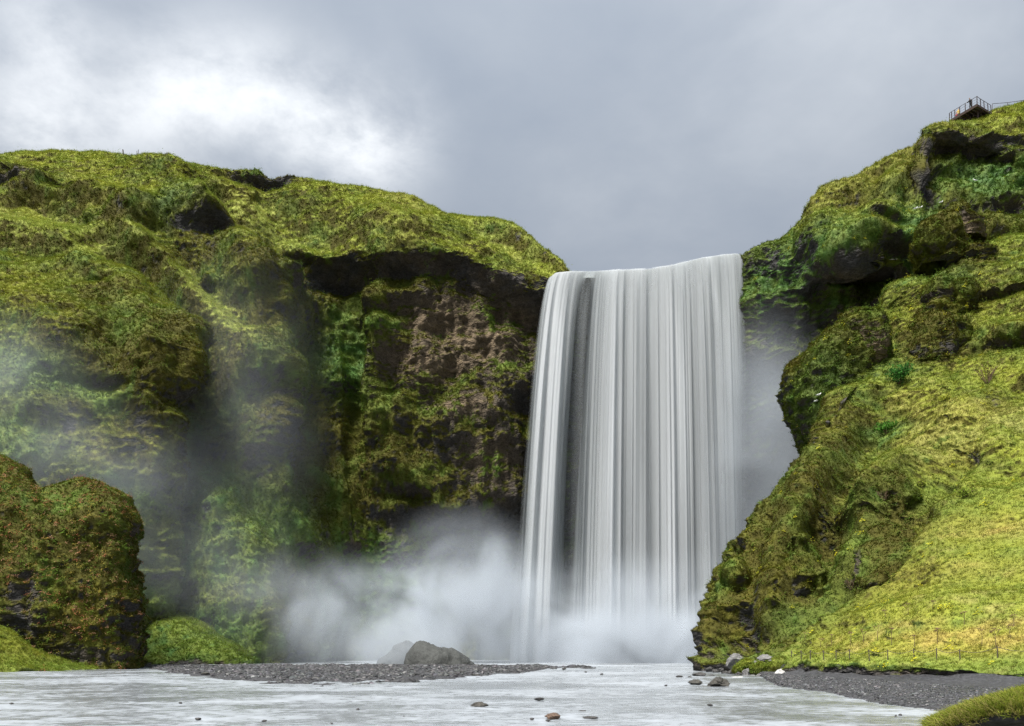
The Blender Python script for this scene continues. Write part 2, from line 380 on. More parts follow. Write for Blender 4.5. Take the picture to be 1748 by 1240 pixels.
cliff_cols = [
 (-330, CRAG_L, [(1135,112),(1050,113),(900,114),(780,116),(650,119),(560,122),(500,125),(450,129),(400,134),(350,140),(310,146),(278,153)]),
 (-120, CRAG_L, [(1135,112),(1050,113),(900,114),(780,116),(650,119),(560,122),(500,125),(450,129),(400,134),(350,140),(305,146),(264,153)]),
 (30,  CRAG_L, [(1135,112),(1050,113),(900,114),(780,116),(650,119),(560,122),(500,125.5),(450,129),(400,133),(345,139),(300,144),(261,152)]),
 (110, CRAG_L, [(1135,112),(1050,113),(900,114),(780,116),(650,119),(560,122),(500,125.5),(450,129),(400,134),(350,139),(300,145),(259,152)]),
 (200, CRAG_L, [(1135,111),(1050,113),(900,115),(780,117),(650,120),(560,123),(500,126),(450,130),(400,134),(350,139.5),(305,145),(262,151)]),
 (275, CRAG_L, [(1135,108),(1050,111),(900,114),(780,117),(650,121),(560,124),(500,127.5),(450,131),(400,134),(355,137),(310,141),(266,146)]),
 (305, CRAG_L, [(1135,107),(1055,110),(900,114),(780,117.5),(650,121.5),(560,124.5),(500,128),(450,131.5),(410,133.5),(360,136),(315,139.5),(270,144)]),
 (350, CRAG_L, [(1135,107),(1060,110),(900,114),(780,118),(650,122),(560,125),(500,129),(455,132),(420,134.5),(375,136.5),(330,142),(287,150)]),
 (410, CRAG_L, [(1135,107),(1050,110),(900,114),(780,119),(650,122.5),(560,125.5),(510,129),(465,132),(420,135),(380,139),(330,146),(291,152)]),
 (470, CRAG_C, [(1132,109),(1050,112),(930,115),(800,121),(690,123.5),(610,126),(560,129),(510,131.5),(460,136),(410,141),(350,147),(303,152)]),
 (525, CRAG_C, [(1132,119),(1050,120.5),(920,123),(800,128),(700,130.5),(640,133),(580,135.5),(530,138),(480,140),(430,138),(370,145),(312,152)]),
 (590, CRAG_C, [(1132,127),(1050,129),(920,131),(800,134),(700,136),(640,136.5),(590,138),(540,139.3),(485,140.4),(430,137.7),(380,144),(322,151)]),
 (640, CRAG_C, [(1132,130),(1050,131),(920,132.5),(800,133),(700,134),(640,135),(590,135.5),(540,136),(480,136.5),(425,134),(375,141),(326,149)]),
 (700, CRAG_C, [(1132,132),(1050,133),(920,133),(800,132),(700,133),(640,134),(590,134.8),(535,135.5),(475,136),(420,133.5),(378,139.5),(334,147)]),
 (780, CRAG_C, [(1132,136),(1050,137),(915,136.5),(850,132),(740,131.5),(650,133.3),(590,134.5),(535,135.5),(480,136),(433,133),(407,136),(379,140.5)]),
 (850, CRAG_C, [(1132,137),(1050,138),(915,137),(845,132.5),(740,132.5),(650,133.4),(600,134.5),(555,135.3),(515,135.5),(474,132.8),(449,133.5),(424,136)]),
 (900, CRAG_C, [(1132,137),(1050,138),(910,137),(840,134),(740,133.5),(650,133.5),(600,134.3),(565,135),(530,135),(494,132.5),(475,132.5),(458,134)]),
 (935, CRAG_C, [(1132,138),(1050,139),(910,138),(840,136),(740,135),(650,134.5),(605,134.5),(575,134.5),(545,134.5),(507,133),(489,132.3),(473,132.6)]),
 (985, CRAG_C, [(1132,139),(1050,140),(910,140),(840,140),(740,139.5),(650,139),(600,138.5),(570,138),(540,137),(510,136),(485,134.5),(467,132.4)]),
 (1110, CRAG_C, [(1132,139),(1050,140),(910,140),(840,140),(740,139.5),(650,139),(600,138.5),(570,138),(540,137),(510,136),(485,134),(463,132.2)]),
 (1200, CRAG_C, [(1132,138),(1050,139),(910,139),(840,139),(740,138.5),(650,138),(600,137),(560,136),(530,135),(500,134),(475,132.5),(448,130.6)]),
 (1262, CRAG_C, [(1132,136),(1050,137),(910,138),(840,138),(740,137.5),(650,137),(600,136),(560,135),(525,133.5),(495,131.5),(465,130.2),(439,129.4)]),
 (1284, CRAG_G, [(1132,135),(1050,136),(910,137),(840,137),(740,131),(650,128.6),(600,127.4),(550,126.8),(510,126.6),(480,126.7),(455,126.9),(430,127.6)]),
 (1345, CRAG_G, [(1132,133),(1050,134),(910,135),(840,135),(740,128),(650,125.6),(600,124.2),(560,123.4),(520,123.1),(480,123.1),(440,123.2),(391,127)]),
 (1420, CRAG_G, [(1132,132),(1050,132),(910,132),(840,132),(740,128),(650,126),(590,124),(530,123),(480,122.2),(440,118.8),(400,120),(331,128)]),
 (1500, CRAG_G, [(1132,130),(1050,130),(910,130),(840,130),(740,129),(650,127.5),(580,125.5),(520,123.5),(470,122.5),(430,115),(370,119),(276,129)]),
 (1560, CRAG_G, [(1132,128),(1050,128),(910,128),(840,128),(740,127),(650,125),(580,123),(520,121),(470,120),(420,118.2),(350,120.5),(247,130)]),
 (1583, CRAG_H, [(1132,127),(1050,127),(910,127),(840,127),(740,126),(640,124.5),(540,121.5),(440,120.3),(340,122.5),(275,125.5),(240,124.3),(214,127)]),
 (1660, CRAG_H, [(1132,127),(1050,127),(910,127),(840,127),(740,126),(640,124),(540,121.5),(440,121),(340,125),(268,128.2),(236,126),(208,133.0)]),
 (1720, CRAG_H, [(1132,127),(1050,127),(910,127),(840,127),(740,126),(640,124),(540,121),(430,121),(340,124),(290,127.5),(242,126.5),(185,136)]),
 (1800, CRAG_H, [(1132,126),(1050,126),(910,126),(840,126),(740,125),(640,123),(540,120),(430,120),(340,123),(290,125),(240,126.5),(172,138)]),
 (2000, CRAG_H, [(1132,124),(1050,124),(910,124),(840,124),(740,123),(640,121),(540,119),(430,119),(340,122),(290,124),(240,127),(150,140)]),
]
G = []
for px, cr, rows in cliff_cols:
    c = []
    x, y, z = at(px, *rows[0]); c.append((x, y, -2.5, 1))
    for (py, d), k in zip(rows, cr): c.append((*at(px, py, d), k))
    x, y, z = at(px, *rows[-1]); s = (y + 9) / y
    flatbed = 940 < px < 1275
    c.append((x * s, y + 9, z - (.9 if flatbed else .2), .1)); c.append((x * (y + 70) / y, y + 70, z - (.9 if flatbed else 3), .1))
    G.append(c)
D = sheet(G, .235, cap=150)
P0, crag = D[..., :3], np.clip(D[..., 3], 0, 1)
def st(px, py, d, rx, rz, depth): x, y, z = at(px, py, d); return (x, y, z, rx, rz, depth)
cliff_stamps = [st(372,398,136,3.6,2.0,3.6), st(340,345,138,2,2.4,-1.2), st(565,490,139.5,5.0,1.5,2.0), st(500,455,140,3,1.6,2.0), st(30,300,145,4.5,1.3,2.2), st(110,330,143,3,1.0,1.6), st(15,322,143,4,1.0,1.6),
    st(455,313,151,5.5,1.2,2.4), st(432,330,150,1.6,2.2,-1.6), st(160,374,138,1.8,1.2,-1.6), st(475,478,134,2.2,2.2,-1.9), st(440,500,131,2.2,2.2,-1.6), st(350,475,129,1.6,1.6,-2.0), 
    st(700,470,136,6,1.0,.9), st(840,502,136,5,1.1,1.0), st(880,545,136,1.1,2.0,2.4), st(855,548,136,.9,1.8,2.0), st(905,560,135,2,2.2,2.2), st(665,540,135.5,4,1.0,1.6), st(690,505,135.5,4,1.0,-1.3),
    st(700,845,133,5,1.0,1.8), st(600,1000,131,6,4,1.0), st(800,905,137,9,2.6,1.8), st(320,760,118,2,8,2.0), st(440,860,118,2.5,6,2.5), st(455,700,123.5,2.5,3.5,2.2), st(620,600,137,1.5,9,1.8), st(650,560,135.5,2.5,8,-1.0),
    st(1505,452,121,6,1.5,2.6), st(1450,470,122,3,1.2,1.6), st(1475,330,121,2.4,2.4,1.3), st(1520,385,118,3.5,1.0,2.0), st(1650,256,128,9,1.0,1.2), st(1600,330,123.5,2.2,4,2.0), st(1710,372,124,5,2.2,2.8), st(1620,300,126,4,1.5,1.4), st(1565,395,119,2,3,-.8), st(1690,236,127,9,.7,-.5)]
crag = crag_spots(P0, crag, [(at(30,305,145),7,3,.9), (at(120,335,142),5,2.5,.7), (at(240,370,137),6,4,.7), (at(300,330,139),4,4,.6), (at(375,395,136),6,4,1.), (at(290,430,133),5,3,.7), (at(450,305,151),8,2.5,.9), (at(475,480,134),5,5,.9), (at(440,500,131),4,3,.8), (at(160,385,137),3,2,.8), (at(355,480,129),3,2,.8), (at(330,220,140),3,3,.5)])
cliff_ridges = [(line((328,335,138.5),(345,355,137.5),(395,405,135.5),(425,450,133),(450,510,130),(485,575,127),(502,645,125),(512,700,124)), 3.8, 3.6), (line((365,325,143),(430,395,139.5),(480,445,138)), 3.2, -2.2),
   (line((215,375,136.5),(300,465,130),(380,560,125.5),(470,650,123.5)), 2.8, 2.2), (line((265,400,135),(350,495,130),(430,570,127)), 2.4, -2.0), (line((170,425,132),(260,510,126.5),(340,610,122),(380,700,120)), 3.0, -2.6),
   (line((-20,300,146),(80,320,142),(190,335,140),(260,370,137)), 3.0, 2.0), (line((40,345,139),(150,375,136.5)), 2.6, -1.4), (line((0,400,134),(120,425,132),(205,440,131)), 3.6, 2.0), (line((440,330,148),(500,385,143),(560,420,140)), 3, -1.4),
(line((560,345,149),(640,375,141),(700,395,138)), 4, 1.2), (line((440,600,126),(470,700,123.5),(480,800,121.5)), 2.5, 2.0), (line((400,640,123),(420,760,119.5)), 2.2, 2.0),
   (line((380,880,115),(420,980,112.5),(470,1090,111)), 3.5, 1.6), (line((470,850,119),(530,920,121)), 3, 2.0), (line((520,640,133),(530,800,128)), 2, -1.6), (line((575,640,137.5),(580,850,133)), 2, 1.0), (line((650,520,136),(640,660,135),(630,800,133.5)), 2.2, 1.4), (line((610,560,138),(610,760,135)), 1.8, -1.6),
   (line((860,600,134.5),(850,740,132.5),(830,840,132)), 2.5, 1.2), (line((680,790,132.5),(760,870,132.5),(800,880,134)), 2.2, 1.6), (line((1440,330,127),(1400,400,121),(1360,450,123)), 3, 1.2), (line((1540,300,124),(1470,400,117),(1430,430,118)), 3, 1.5), (line((1500,290,127),(1450,360,122)), 2.5, -1.3)]
P = relief(P0, crag, cliff_stamps, ridges=cliff_ridges, lowz=(36, 50))
# the lip of the fall is scoured flat by the river
lipmask = (P0[..., 0] > at(948,460,131)[0]) & (P0[..., 0] < at(1268,460,129)[0])
lipm = sstep(P0[..., 0], at(950,460,131)[0], at(965,460,131)[0]) * (1 - sstep(P0[..., 0], at(1256,460,129)[0], at(1268,460,129)[0]))
lipm = lipm * sstep(P0[..., 2], 48, 57)
P = P * (1 - lipm[..., None]) + (P0 + np.array((0, .7, -.5))) * lipm[..., None]
N = normals(P)
wetL = [(at(1330,490,126),7,6,1.), (at(1400,440,120),6,5,.8), (at(590,620,138),5,7,.9), (at(480,640,126),4,5,.6), (at(400,900,114),9,10,.55), (at(330,1085,109),9,4,1.), (at(490,900,118),6,5,.7), (at(1690,305,126),7,4,1.), (at(1560,400,118),4,6,.9), (at(1350,560,130),7,5,.8), (at(300,360,138),5,5,.5), (at(650,1000,132),9,7,.9),(at(1600,380,121),4,3,.9)]
brownL = [(at(770,560,135.5),9.5,5.2,1.), (at(740,620,134.5),8,4,1.), (at(830,590,135),7,6,.9), (at(790,695,133),6,2.6,.85), (at(840,790,132.5),5.5,5,.55), (at(870,550,135.5),5,3,.8)]
oliveL = [(at(890,720,133.5),6,12,.8), (at(760,780,132),10,6,.7), (at(620,760,134),7,7,.6), (at(1330,420,125),7,4,.5), (at(1600,300,124),8,6,.6)]
rockL = [(at(25,305,145),6,2.2,.8), (at(455,308,151),7,1.8,.8), (at(372,395,136),5.5,3,.8), (at(720,462,135.5),17,1.7,.6), (at(850,482,135),8,2.0,.6), (at(560,485,139.5),8,2.6,.7), (at(475,475,134),4,4,.5), (at(700,930,134),16,5,.5), (at(1505,475,121),8,2.4,.7), (at(1650,255,128),12,1.8,.8), (at(1710,370,124),8,3,.8), (at(1586,320,123),2.8,8,1.), (at(1475,325,121),3.4,3.4,.6), (at(1350,690,132),14,5,.5), (at(330,800,117),10,9,.35), (at(450,760,121),6,8,.5),(at(1110,800,139),22,40,1.)]
oliveL += [(at(240,370,137),5,3.5,.6), (at(375,395,136),5,4,.6), (at(300,440,133),5,3,.5), (at(120,335,142),4,2,.5), (at(470,490,132),4,3.5,.7)]
paleL = [(at(70,400,135),8,5,.7), (at(210,440,131),7,4,.8), (at(320,530,126),7,6,.9), (at(420,600,124.5),6,6,.9), (at(480,660,124),4,4,.7), (at(430,360,144),6,4,.8), (at(500,410,141),5,2.5,.8), (at(600,400,142),7,2.5,.5), (at(1500,360,119),6,5,.5), (at(1650,215,130),10,2,.6)]
col, info = land_colour(P, crag, None, wetL, brownL, oliveL, rockL, 0.0, .4, N, paleL)
pool(P, N, col, info['turf'] * 1.0 + info['moss'] * .8)
ua = int(np.argmin(np.abs(P0[:, 60, 0] - at(940,900,136)[0]))); ub = int(np.argmin(np.abs(P0[:, 60, 0] - at(1280,900,136)[0])))
nv = P.shape[1]
def cut(a, u0, u1): return a.reshape(P.shape[0], nv, -1)[u0:u1]
for nm, u0, u1, lab in (('cliff_left', 0, ua + 1, 'green hillside and mossy brown cliff wall beside the waterfall under low cloud'),
                        ('cliff_behind_fall', ua, ub + 1, 'dark wet rock wall hidden behind the falling water'),
                        ('cliff_right', ub, P.shape[0], 'steep mossy cliff with dark overhangs below the viewing platform')):
    Pc = cut(P, u0, u1); ic = dict(wet=cut(info['wet'], u0, u1).reshape(-1), rock=cut(info['rock'], u0, u1).reshape(-1))
    land_object(nm, Pc, cut(col, u0, u1).reshape(-1, 3), ic, kind='structure', label=lab, category='cliff')
print('cliff verts', P.shape, time.time() - T0)

def simple_land(name, cols, res, back=(8, .6), crag_default=.5, cap=150, relief_kw=None, colour_kw=None, weight=(1., .8), stamps=(), base=True, **props):
    G = []
    for c in cols:
        cc = []
        pts = [(q if len(q) == 4 else (*q, crag_default)) for q in c]
        if base:
            x, y, z = at(*pts[0][:3]); cc.append((x, y, min(z, 0) - 1.5, pts[0][3]))
        for q in pts: cc.append((*at(*q[:3]), q[3]))
        if back:
            x, y, z = at(*pts[-1][:3]); s = (y + back[0]) / y
            cc.append((x * s, y + back[0], z - back[1], pts[-1][3]))
        G.append(cc)
    D = sheet(G, res, cap); P0, cr = D[..., :3], np.clip(D[..., 3], 0, 1)
    P = relief(P0, cr, stamps, **(relief_kw or {})); N = normals(P)
    col, info = land_colour(P, cr, None, N=N, **(colour_kw or {}))
    pool(P, N, col, info['turf'] * weight[0] + info['moss'] * weight[1])
    return land_object(name, P, col, info, **props), P, N, col, info

# far grassy hill above the lip
simple_land('hill_far', [[(720,455,149),(720,420,153),(720,372,160)], [(800,450,147),(800,415,151),(800,374,158)], [(862,465,144),(862,425,149),(862,381,155)],
    [(902,475,141),(902,440,145),(902,402,150)], [(942,485,137),(942,462,140),(942,435,144)], [(976,490,134.2),(976,478,135.5),(976,463,137)], [(990,500,138),(990,488,141),(990,476,146)]], .4, back=(30, 3),
    crag_default=.12, base=False, relief_kw=dict(amp=.55), colour_kw=dict(paleL=[(at(850,420,152),14,5,.6)], rockL=[(at(905,405,150),5,1.0,.8),(at(940,435,144),4,.8,.7)], dry=.3), kind='structure', label='smooth grassy hill sloping down to the lip of the waterfall', category='hill')

# the mossy nose bulging out of the hillside
def C2(px, rows): return [(px, py, d, k) for py, d, k in rows]
simple_land('cliff_spur', [
 C2(-300, [(1132,98,.6),(1000,99,.6),(850,101,.6),(740,103,.6),(680,105,.5),(620,107.5,.45),(560,111,.5),(510,115,.4),(440,133,.3)]),
 C2(-60, [(1132,98,.6),(1000,99,.6),(850,101,.6),(740,103,.6),(680,105,.5),(620,107.5,.45),(560,111,.5),(510,115,.4),(440,133,.3)]),
 C2(10, [(1132,99,.6),(1000,100,.6),(850,102,.6),(740,104,.6),(680,105.5,.5),(620,108,.45),(560,111.5,.6),(500,116,.4),(430,133,.3)]),
 C2(100, [(1132,101,.6),(1000,102,.6),(850,103.5,.6),(740,104.5,.6),(680,106,.6),(610,108,.45),(550,111.5,.6),(500,117,.4),(432,133,.3)]),
 C2(200, [(1132,104,.6),(1000,105,.6),(850,105.5,.6),(740,106,.6),(680,107,.6),(600,109,.5),(540,112.5,.7),(500,118,.5),(455,132,.3)]),
 C2(285, [(1132,107,.6),(1000,108,.6),(850,108.5,.6),(740,108.5,.6),(680,109,.6),(605,110,.5),(565,112,.45),(540,117,.5),(520,129,.3)]),
 [(300,1132,110,.6),(300,1000,111,.6),(305,850,112.5,.6),(318,740,112.5,.6),(326,690,112.5,.6),(341,630,112.5,.6),(334,580,113.5,.5),(325,560,118,.6),(318,548,127,.4)],
 [(298,1132,116,.6),(298,1000,117,.6),(300,850,119,.6),(310,740,121,.6),(315,690,122,.6),(326,630,122,.6),(320,590,122,.6),(314,575,124,.45),(308,565,129,.5)]], .235, back=(4, .5),
 relief_kw=dict(ridges=[(line((130,450,125),(215,465,122),(260,525,115),(325,560,115)), 3, 1.6), (line((250,560,112),(255,700,108),(262,800,108)), 2, 1.2), (line((90,560,110),(60,640,107),(50,720,104)), 3, 1.2), (line((190,590,110),(180,720,106)), 2.5, -1.0)]), colour_kw=dict(olive0=.25, dry=.3, wetL=[(at(60,640,107),5,4,.6),(at(20,760,103),6,5,.7),(at(250,860,109),5,3,.5),(at(150,1000,104),9,9,.6)], oliveL=[(at(250,580,111),8,6,1.),(at(150,640,108),8,6,.7),(at(180,500,117),5,3,.6)], rockL=[(at(160,740,105),9,3,.3)]),
 stamps=[st(330,700,113,3,1.5,1.6), st(60,730,104,3,2,1.5), st(165,650,107,4,.9,1.6), st(140,465,118,3,.9,1.4), st(250,720,108,2,6,1.2)],
 kind='structure', label='bulging mossy nose of the hillside with a dark undercut edge', category='cliff')

# freestanding outcrop at the water
simple_land('rock_outcrop', [
 C2(-240, [(1142,78,1),(1080,78.5,1),(1000,79,1),(930,80,1),(870,81,.9),(800,84,.8),(772,88,.6),(780,98,.6)]),
 C2(-70, [(1142,78,1),(1080,78.5,1),(1000,79,1),(930,80,1),(870,81,.9),(805,84,.8),(776,88,.6),(785,98,.6)]),
 C2(5, [(1142,78,1),(1080,78.5,1),(1000,79.5,1),(930,80.5,1),(870,82,.9),(812,85,.8),(785,89,.6),(798,100,.6)]),
 C2(40, [(1142,78.3,1),(1080,78.5,1),(1000,79.5,1),(930,80.7,1),(875,82.3,.9),(825,85.5,.8),(803,88.5,.6),(818,99,.6)]),
 C2(72, [(1142,78.5,1),(1080,78.6,1),(1000,79.6,1),(930,81,1),(880,82.7,.9),(852,86,.8),(840,89,.6),(852,99,.6)]),
 C2(150, [(1142,79,1),(1080,79,1),(1000,80,1),(930,81,1),(880,82,.9),(847,84.5,.8),(831,88,.6),(850,97,.6)]),
 C2(196, [(1142,80,1),(1080,80.3,1),(1000,81,1),(930,82,1),(890,83,.9),(862,85,.8),(844,87,.6),(872,94,.6)]),
 [(234,1142,83,1),(244,1080,83.5,1),(233,1000,84.5,1),(222,940,85.5,1),(216,905,86,1),(210,882,87,.9),(206,866,88.5,.7),(205,900,93,.6)],
 [(228,1142,92,1),(236,1080,92,1),(224,1000,92,1),(212,940,92,1),(208,912,92,1),(205,897,92,1),(202,887,92,1),(200,920,94,1)]], .165, back=(3, 6), weight=(1.3, 1.2),
 relief_kw=dict(amp=.65, ledge=2.0, ruf=1.1), colour_kw=dict(olive0=.95, dry=.15, rockL=[(at(40,1030,79),2.0,3.0,.7),(at(110,1120,79),6,1.2,.7),(at(240,1090,83),1.5,3,.6),(at(215,905,86),1.2,1.6,.7)]),
 stamps=[st(40,1020,79,1.0,2.6,.8), st(216,925,86,1.2,1.2,.9), st(90,1125,78.7,5,.8,.5)],
 label='dark mossy rock outcrop with rounded twin tops rising straight from the river', category='rock', kind='thing')

# turf apron at the outcrop's foot
simple_land('grass_bank', [[(-200,1146,69),(-200,1120,70),(-200,1060,74),(-200,1050,79)], [(-40,1146,70),(-40,1120,71),(-40,1068,75),(-40,1060,79)], [(20,1145,71),(20,1128,72),(20,1085,75.5),(20,1078,79)],
  [(60,1144,72.5),(60,1132,73),(60,1108,76),(60,1102,79)], [(120,1143,74.5),(120,1138,75),(120,1128,77),(120,1124,79)], [(165,1142,77),(165,1140,77.2),(165,1136,78.5),(165,1134,80)]], .2, back=None, crag_default=.3,
  relief_kw=dict(amp=.7), colour_kw=dict(dry=.5, olive0=.25, wetL=[(at(100,1135,75),3,1,.6)]), weight=(2., .6), label='low bright turf bank at the foot of the mossy outcrop', category='bank', kind='thing')

# turf bank under the cliff across the river
simple_land('grass_bank', [[(225,1133,103),(225,1120,104),(225,1050,108),(225,1030,112)], [(270,1132,102),(270,1118,103),(275,1062,106.5),(280,1035,111)], [(330,1132,102),(330,1112,103),(330,1078,106),(335,1050,111)],
   [(380,1131,103),(380,1116,104),(380,1100,106),(385,1085,110)], [(430,1130,105),(430,1124,105.5),(430,1118,107),(432,1108,110)], [(450,1130,108),(450,1128,108.5),(450,1126,109.5),(452,1122,112)]], .22, back=None, crag_default=.25,
   relief_kw=dict(amp=.6), colour_kw=dict(dry=.1, wetL=[(at(330,1090,104),12,5,.8)], rockL=[(at(300,1129,102.3),9,.9,.9),(at(390,1126,103),6,.7,.9)]), weight=(1.6, .5), label='vivid green turf bank with an eroded earth edge under the misty cliff', category='bank', kind='thing')

# ------------------------------------------------------------------ the near hill with its crags
hill_cols = [
 [(1200,1145,74,1),(1203,1120,75,1),(1211,1070,77,1),(1236,1000,80,1),(1292,893,85,.9),(1347,830,89,.8),(1392,770,92.5,.7),(1447,690,97,.6),(1480,620,101,.6),(1500,545,106,.5),(1525,500,110,.4)],
 [(1222,1144,72.5,1),(1225,1118,73.5,1),(1236,1070,75.5,1),(1260,1000,78.5,1),(1312,895,83.5,.9),(1365,828,88,.8),(1412,766,92,.7),(1468,685,96.5,.5),(1500,615,100.8,.5),(1522,540,105.5,.4),(1550,487,110,.4)],
 [(1265,1142,70,1),(1268,1115,71,1),(1285,1065,73.5,1),(1310,1000,76,1),(1350,900,81.5,.9),(1402,820,86.5,.7),(1450,750,91,.6),(1500,670,96,.4),(1530,600,100.5,.5),(1560,530,105,.4),(1590,470,110,.5)],
 [(1310,1140,64,.6),(1315,1118,65.5,.7),(1350,1062,70.5,.9),(1380,990,75,1),(1420,900,80,.9),(1470,820,84.5,.5),(1520,740,89.5,.35),(1560,660,94.5,.3),(1590,590,99,.5),(1620,520,104,.4),(1645,437,111,.6)],
 [(1400,1143,55,.2),(1402,1129,55.4,.2),(1430,1080,61,.15),(1470,990,68.5,.6),(1510,900,75.5,.8),(1550,820,81,.4),(1590,740,87,.3),(1620,660,93,.3),(1650,590,98,.3),(1672,520,103,.4),(1690,410,112,.3)],
 [(1480,1147,51,.2),(1480,1131,51.3,.2),(1500,1080,56.5,.1),(1530,990,64.5,.1),(1560,900,71.5,.2),(1595,820,78,.35),(1630,740,84,.3),(1660,660,90,.25),(1685,590,95.5,.3),(1705,515,101.5,.4),(1722,405,112,.25)],
 [(1570,1151,47,.2),(1570,1134,47.3,.2),(1575,1080,52.3,.1),(1595,990,60,.1),(1615,900,67,.12),(1645,820,74,.2),(1675,740,80.5,.25),(1705,660,87,.25),(1725,590,93,.35),(1740,510,99.5,.4),(1752,402,111,.25)],
 [(1660,1154,44.3,.2),(1660,1136,44.6,.2),(1662,1080,49.5,.1),(1670,990,57.5,.1),(1690,900,65,.1),(1712,820,72,.15),(1735,740,78.5,.3),(1755,660,85,.3),(1775,590,91,.35),(1790,505,98,.35),(1800,398,110.5,.25)],
 [(1750,1157,42,.2),(1750,1138,42.3,.2),(1752,1080,47,.1),(1757,990,55,.1),(1767,900,62.5,.1),(1780,820,69.5,.12),(1795,740,76.5,.2),(1805,660,83,.3),(1820,590,89,.3),(1835,500,97,.3),(1845,395,110,.25)],
 [(2250,1172,33,.2),(2250,1148,33.4,.2),(2250,1080,40,.1),(2250,990,48,.1),(2250,900,56,.1),(2250,820,64,.15),(2250,740,71,.2),(2250,660,78,.3),(2250,590,85,.3),(2250,500,94,.3),(2250,390,108,.2)]]
hill_cols = [[(px + 14, py, d + 20, k) for px, py, d, k in hill_cols[0]], [(px + 5, py, d + 7, k) for px, py, d, k in hill_cols[0]]] + hill_cols
hill_stamps = [st(1480,868,78,3.0,2.2,-1.4), st(1500,905,77,2.6,1.0,1.2), st(1530,1005,66,2.5,1.2,.6), st(1700,505,101,4.5,.9,1.6), st(1720,490,102,5,.9,-1.0), st(1725,598,94,3.5,1.1,1.5), st(1722,575,95,3.5,1.2,-1.1), st(1650,535,102.5,2.2,1.2,1.6), st(1645,515,103,2.2,1.0,-.8),
   st(1668,820,78.5,1.0,1.2,.7), st(1600,860,75,1.1,3.6,.9), st(1640,780,79,1.0,3,.9), st(1690,700,84.5,1.4,3,.9), st(1720,655,88,1.6,2.4,.9), st(1330,1112,67,1.0,1.0,.7), st(1360,1085,69,1.4,.8,.7), st(1290,960,78,1.5,3,1.0), st(1235,985,79.5,1.4,.9,.8), st(1590,560,100,2,.8,.9), st(1548,800,86,1,.4,.6)]
ho, HP, HN, hcol, hinfo = simple_land('hill_right', hill_cols, .165, back=(14, 1.5), cap=130, stamps=hill_stamps, relief_kw=dict(amp=.95, terr=1.3, ruf=.85, ledge=2.0, ridges=[(line((1305,885,85.5),(1262,985,80),(1225,1070,76.5)), 2.2, .9), (line((1455,700,96.5),(1405,800,87.5),(1362,885,83),(1335,960,79),(1322,1050,73)), 2.2, 2.8), (line((1560,800,83),(1500,860,79.5),(1478,930,74.5),(1462,1000,70)), 1.8, 2.2),
   (line((1490,750,91),(1420,880,81.5),(1390,950,77)), 2.0, -2.0), (line((1330,880,85),(1290,980,79),(1270,1080,74)), 1.7, -1.8), (line((1610,820,77.5),(1570,930,70.5),(1450,1010,69),(1335,1105,66)), 1.3, -1.2), (line((1540,640,98),(1610,680,93.5),(1680,720,85)), 3, .9), (line((1748,660,86),(1690,705,84.5),(1640,780,79),(1600,850,75)), 1.4, -.8), (line((1480,480,111),(1560,500,106.5),(1640,540,102)), 3, 1.0), (line((1500,600,103),(1560,640,97)), 2, -.8),(line((1690,560,97.5),(1748,570,94)), 2, 1.2),(line((1500,1060,58.5),(1600,1045,54.8),(1748,1040,51)), 3, .7)]), weight=(1., .9),
  colour_kw=dict(dry=.55, olive0=.13, strawL=[(at(1660,1090,48.5),6,.8,.9),(at(1580,1068,53),4,.5,.6),(at(1720,1072,48),4,.6,.8),(at(1700,905,64.5),5,1.2,.5),(at(1560,980,63),7,1.0,.45)], oliveL=[(at(1300,1000,77),9,14,.85),(at(1380,900,81),7,8,.9),(at(1500,900,76),5,4,.9),(at(1420,800,87),6,8,.7),(at(1560,600,99),5,4,.5),(at(1720,580,94),6,2,.8),(at(1700,490,102),7,2,.6),(at(1620,450,109),6,3,.7),(at(1230,1080,76),6,8,.9),(at(1440,740,93),5,6,.6),(at(1350,850,86),5,7,.95),(at(1480,900,77),6,5,.85),(at(1400,960,75),5,6,.8)],
   wetL=[(at(1560,470,108),7,2,.6),(at(1530,640,97),3,2,.7),(at(1515,735,90),3,1,.6),(at(1545,1072,54),3.4,.6,.55),(at(1640,1062,51.5),3,.5,.5),(at(1600,1138,46),14,.7,.5),(at(1500,1133,50),8,.6,.6),(at(1350,1060,70),3,2,.25)], rockL=[(at(1600,850,75),1.4,4.5,.75),(at(1645,775,79),1.5,3.5,.75),(at(1700,690,85),2.2,4,.7),(at(1225,1135,74),6,2.2,.85),(at(1340,1110,66.5),1.4,1.5,.7),(at(1570,1151,46.8),14,.22,.9),(at(1700,1155,43.2),14,.22,.9),(at(1440,1146,53),8,.22,.9)]),
  kind='structure', label='steep bright grass slope with mossy crags rising from the dark gravel beach', category='hill')
print('hill', HP.shape, HP.size / 3, time.time() - T0)

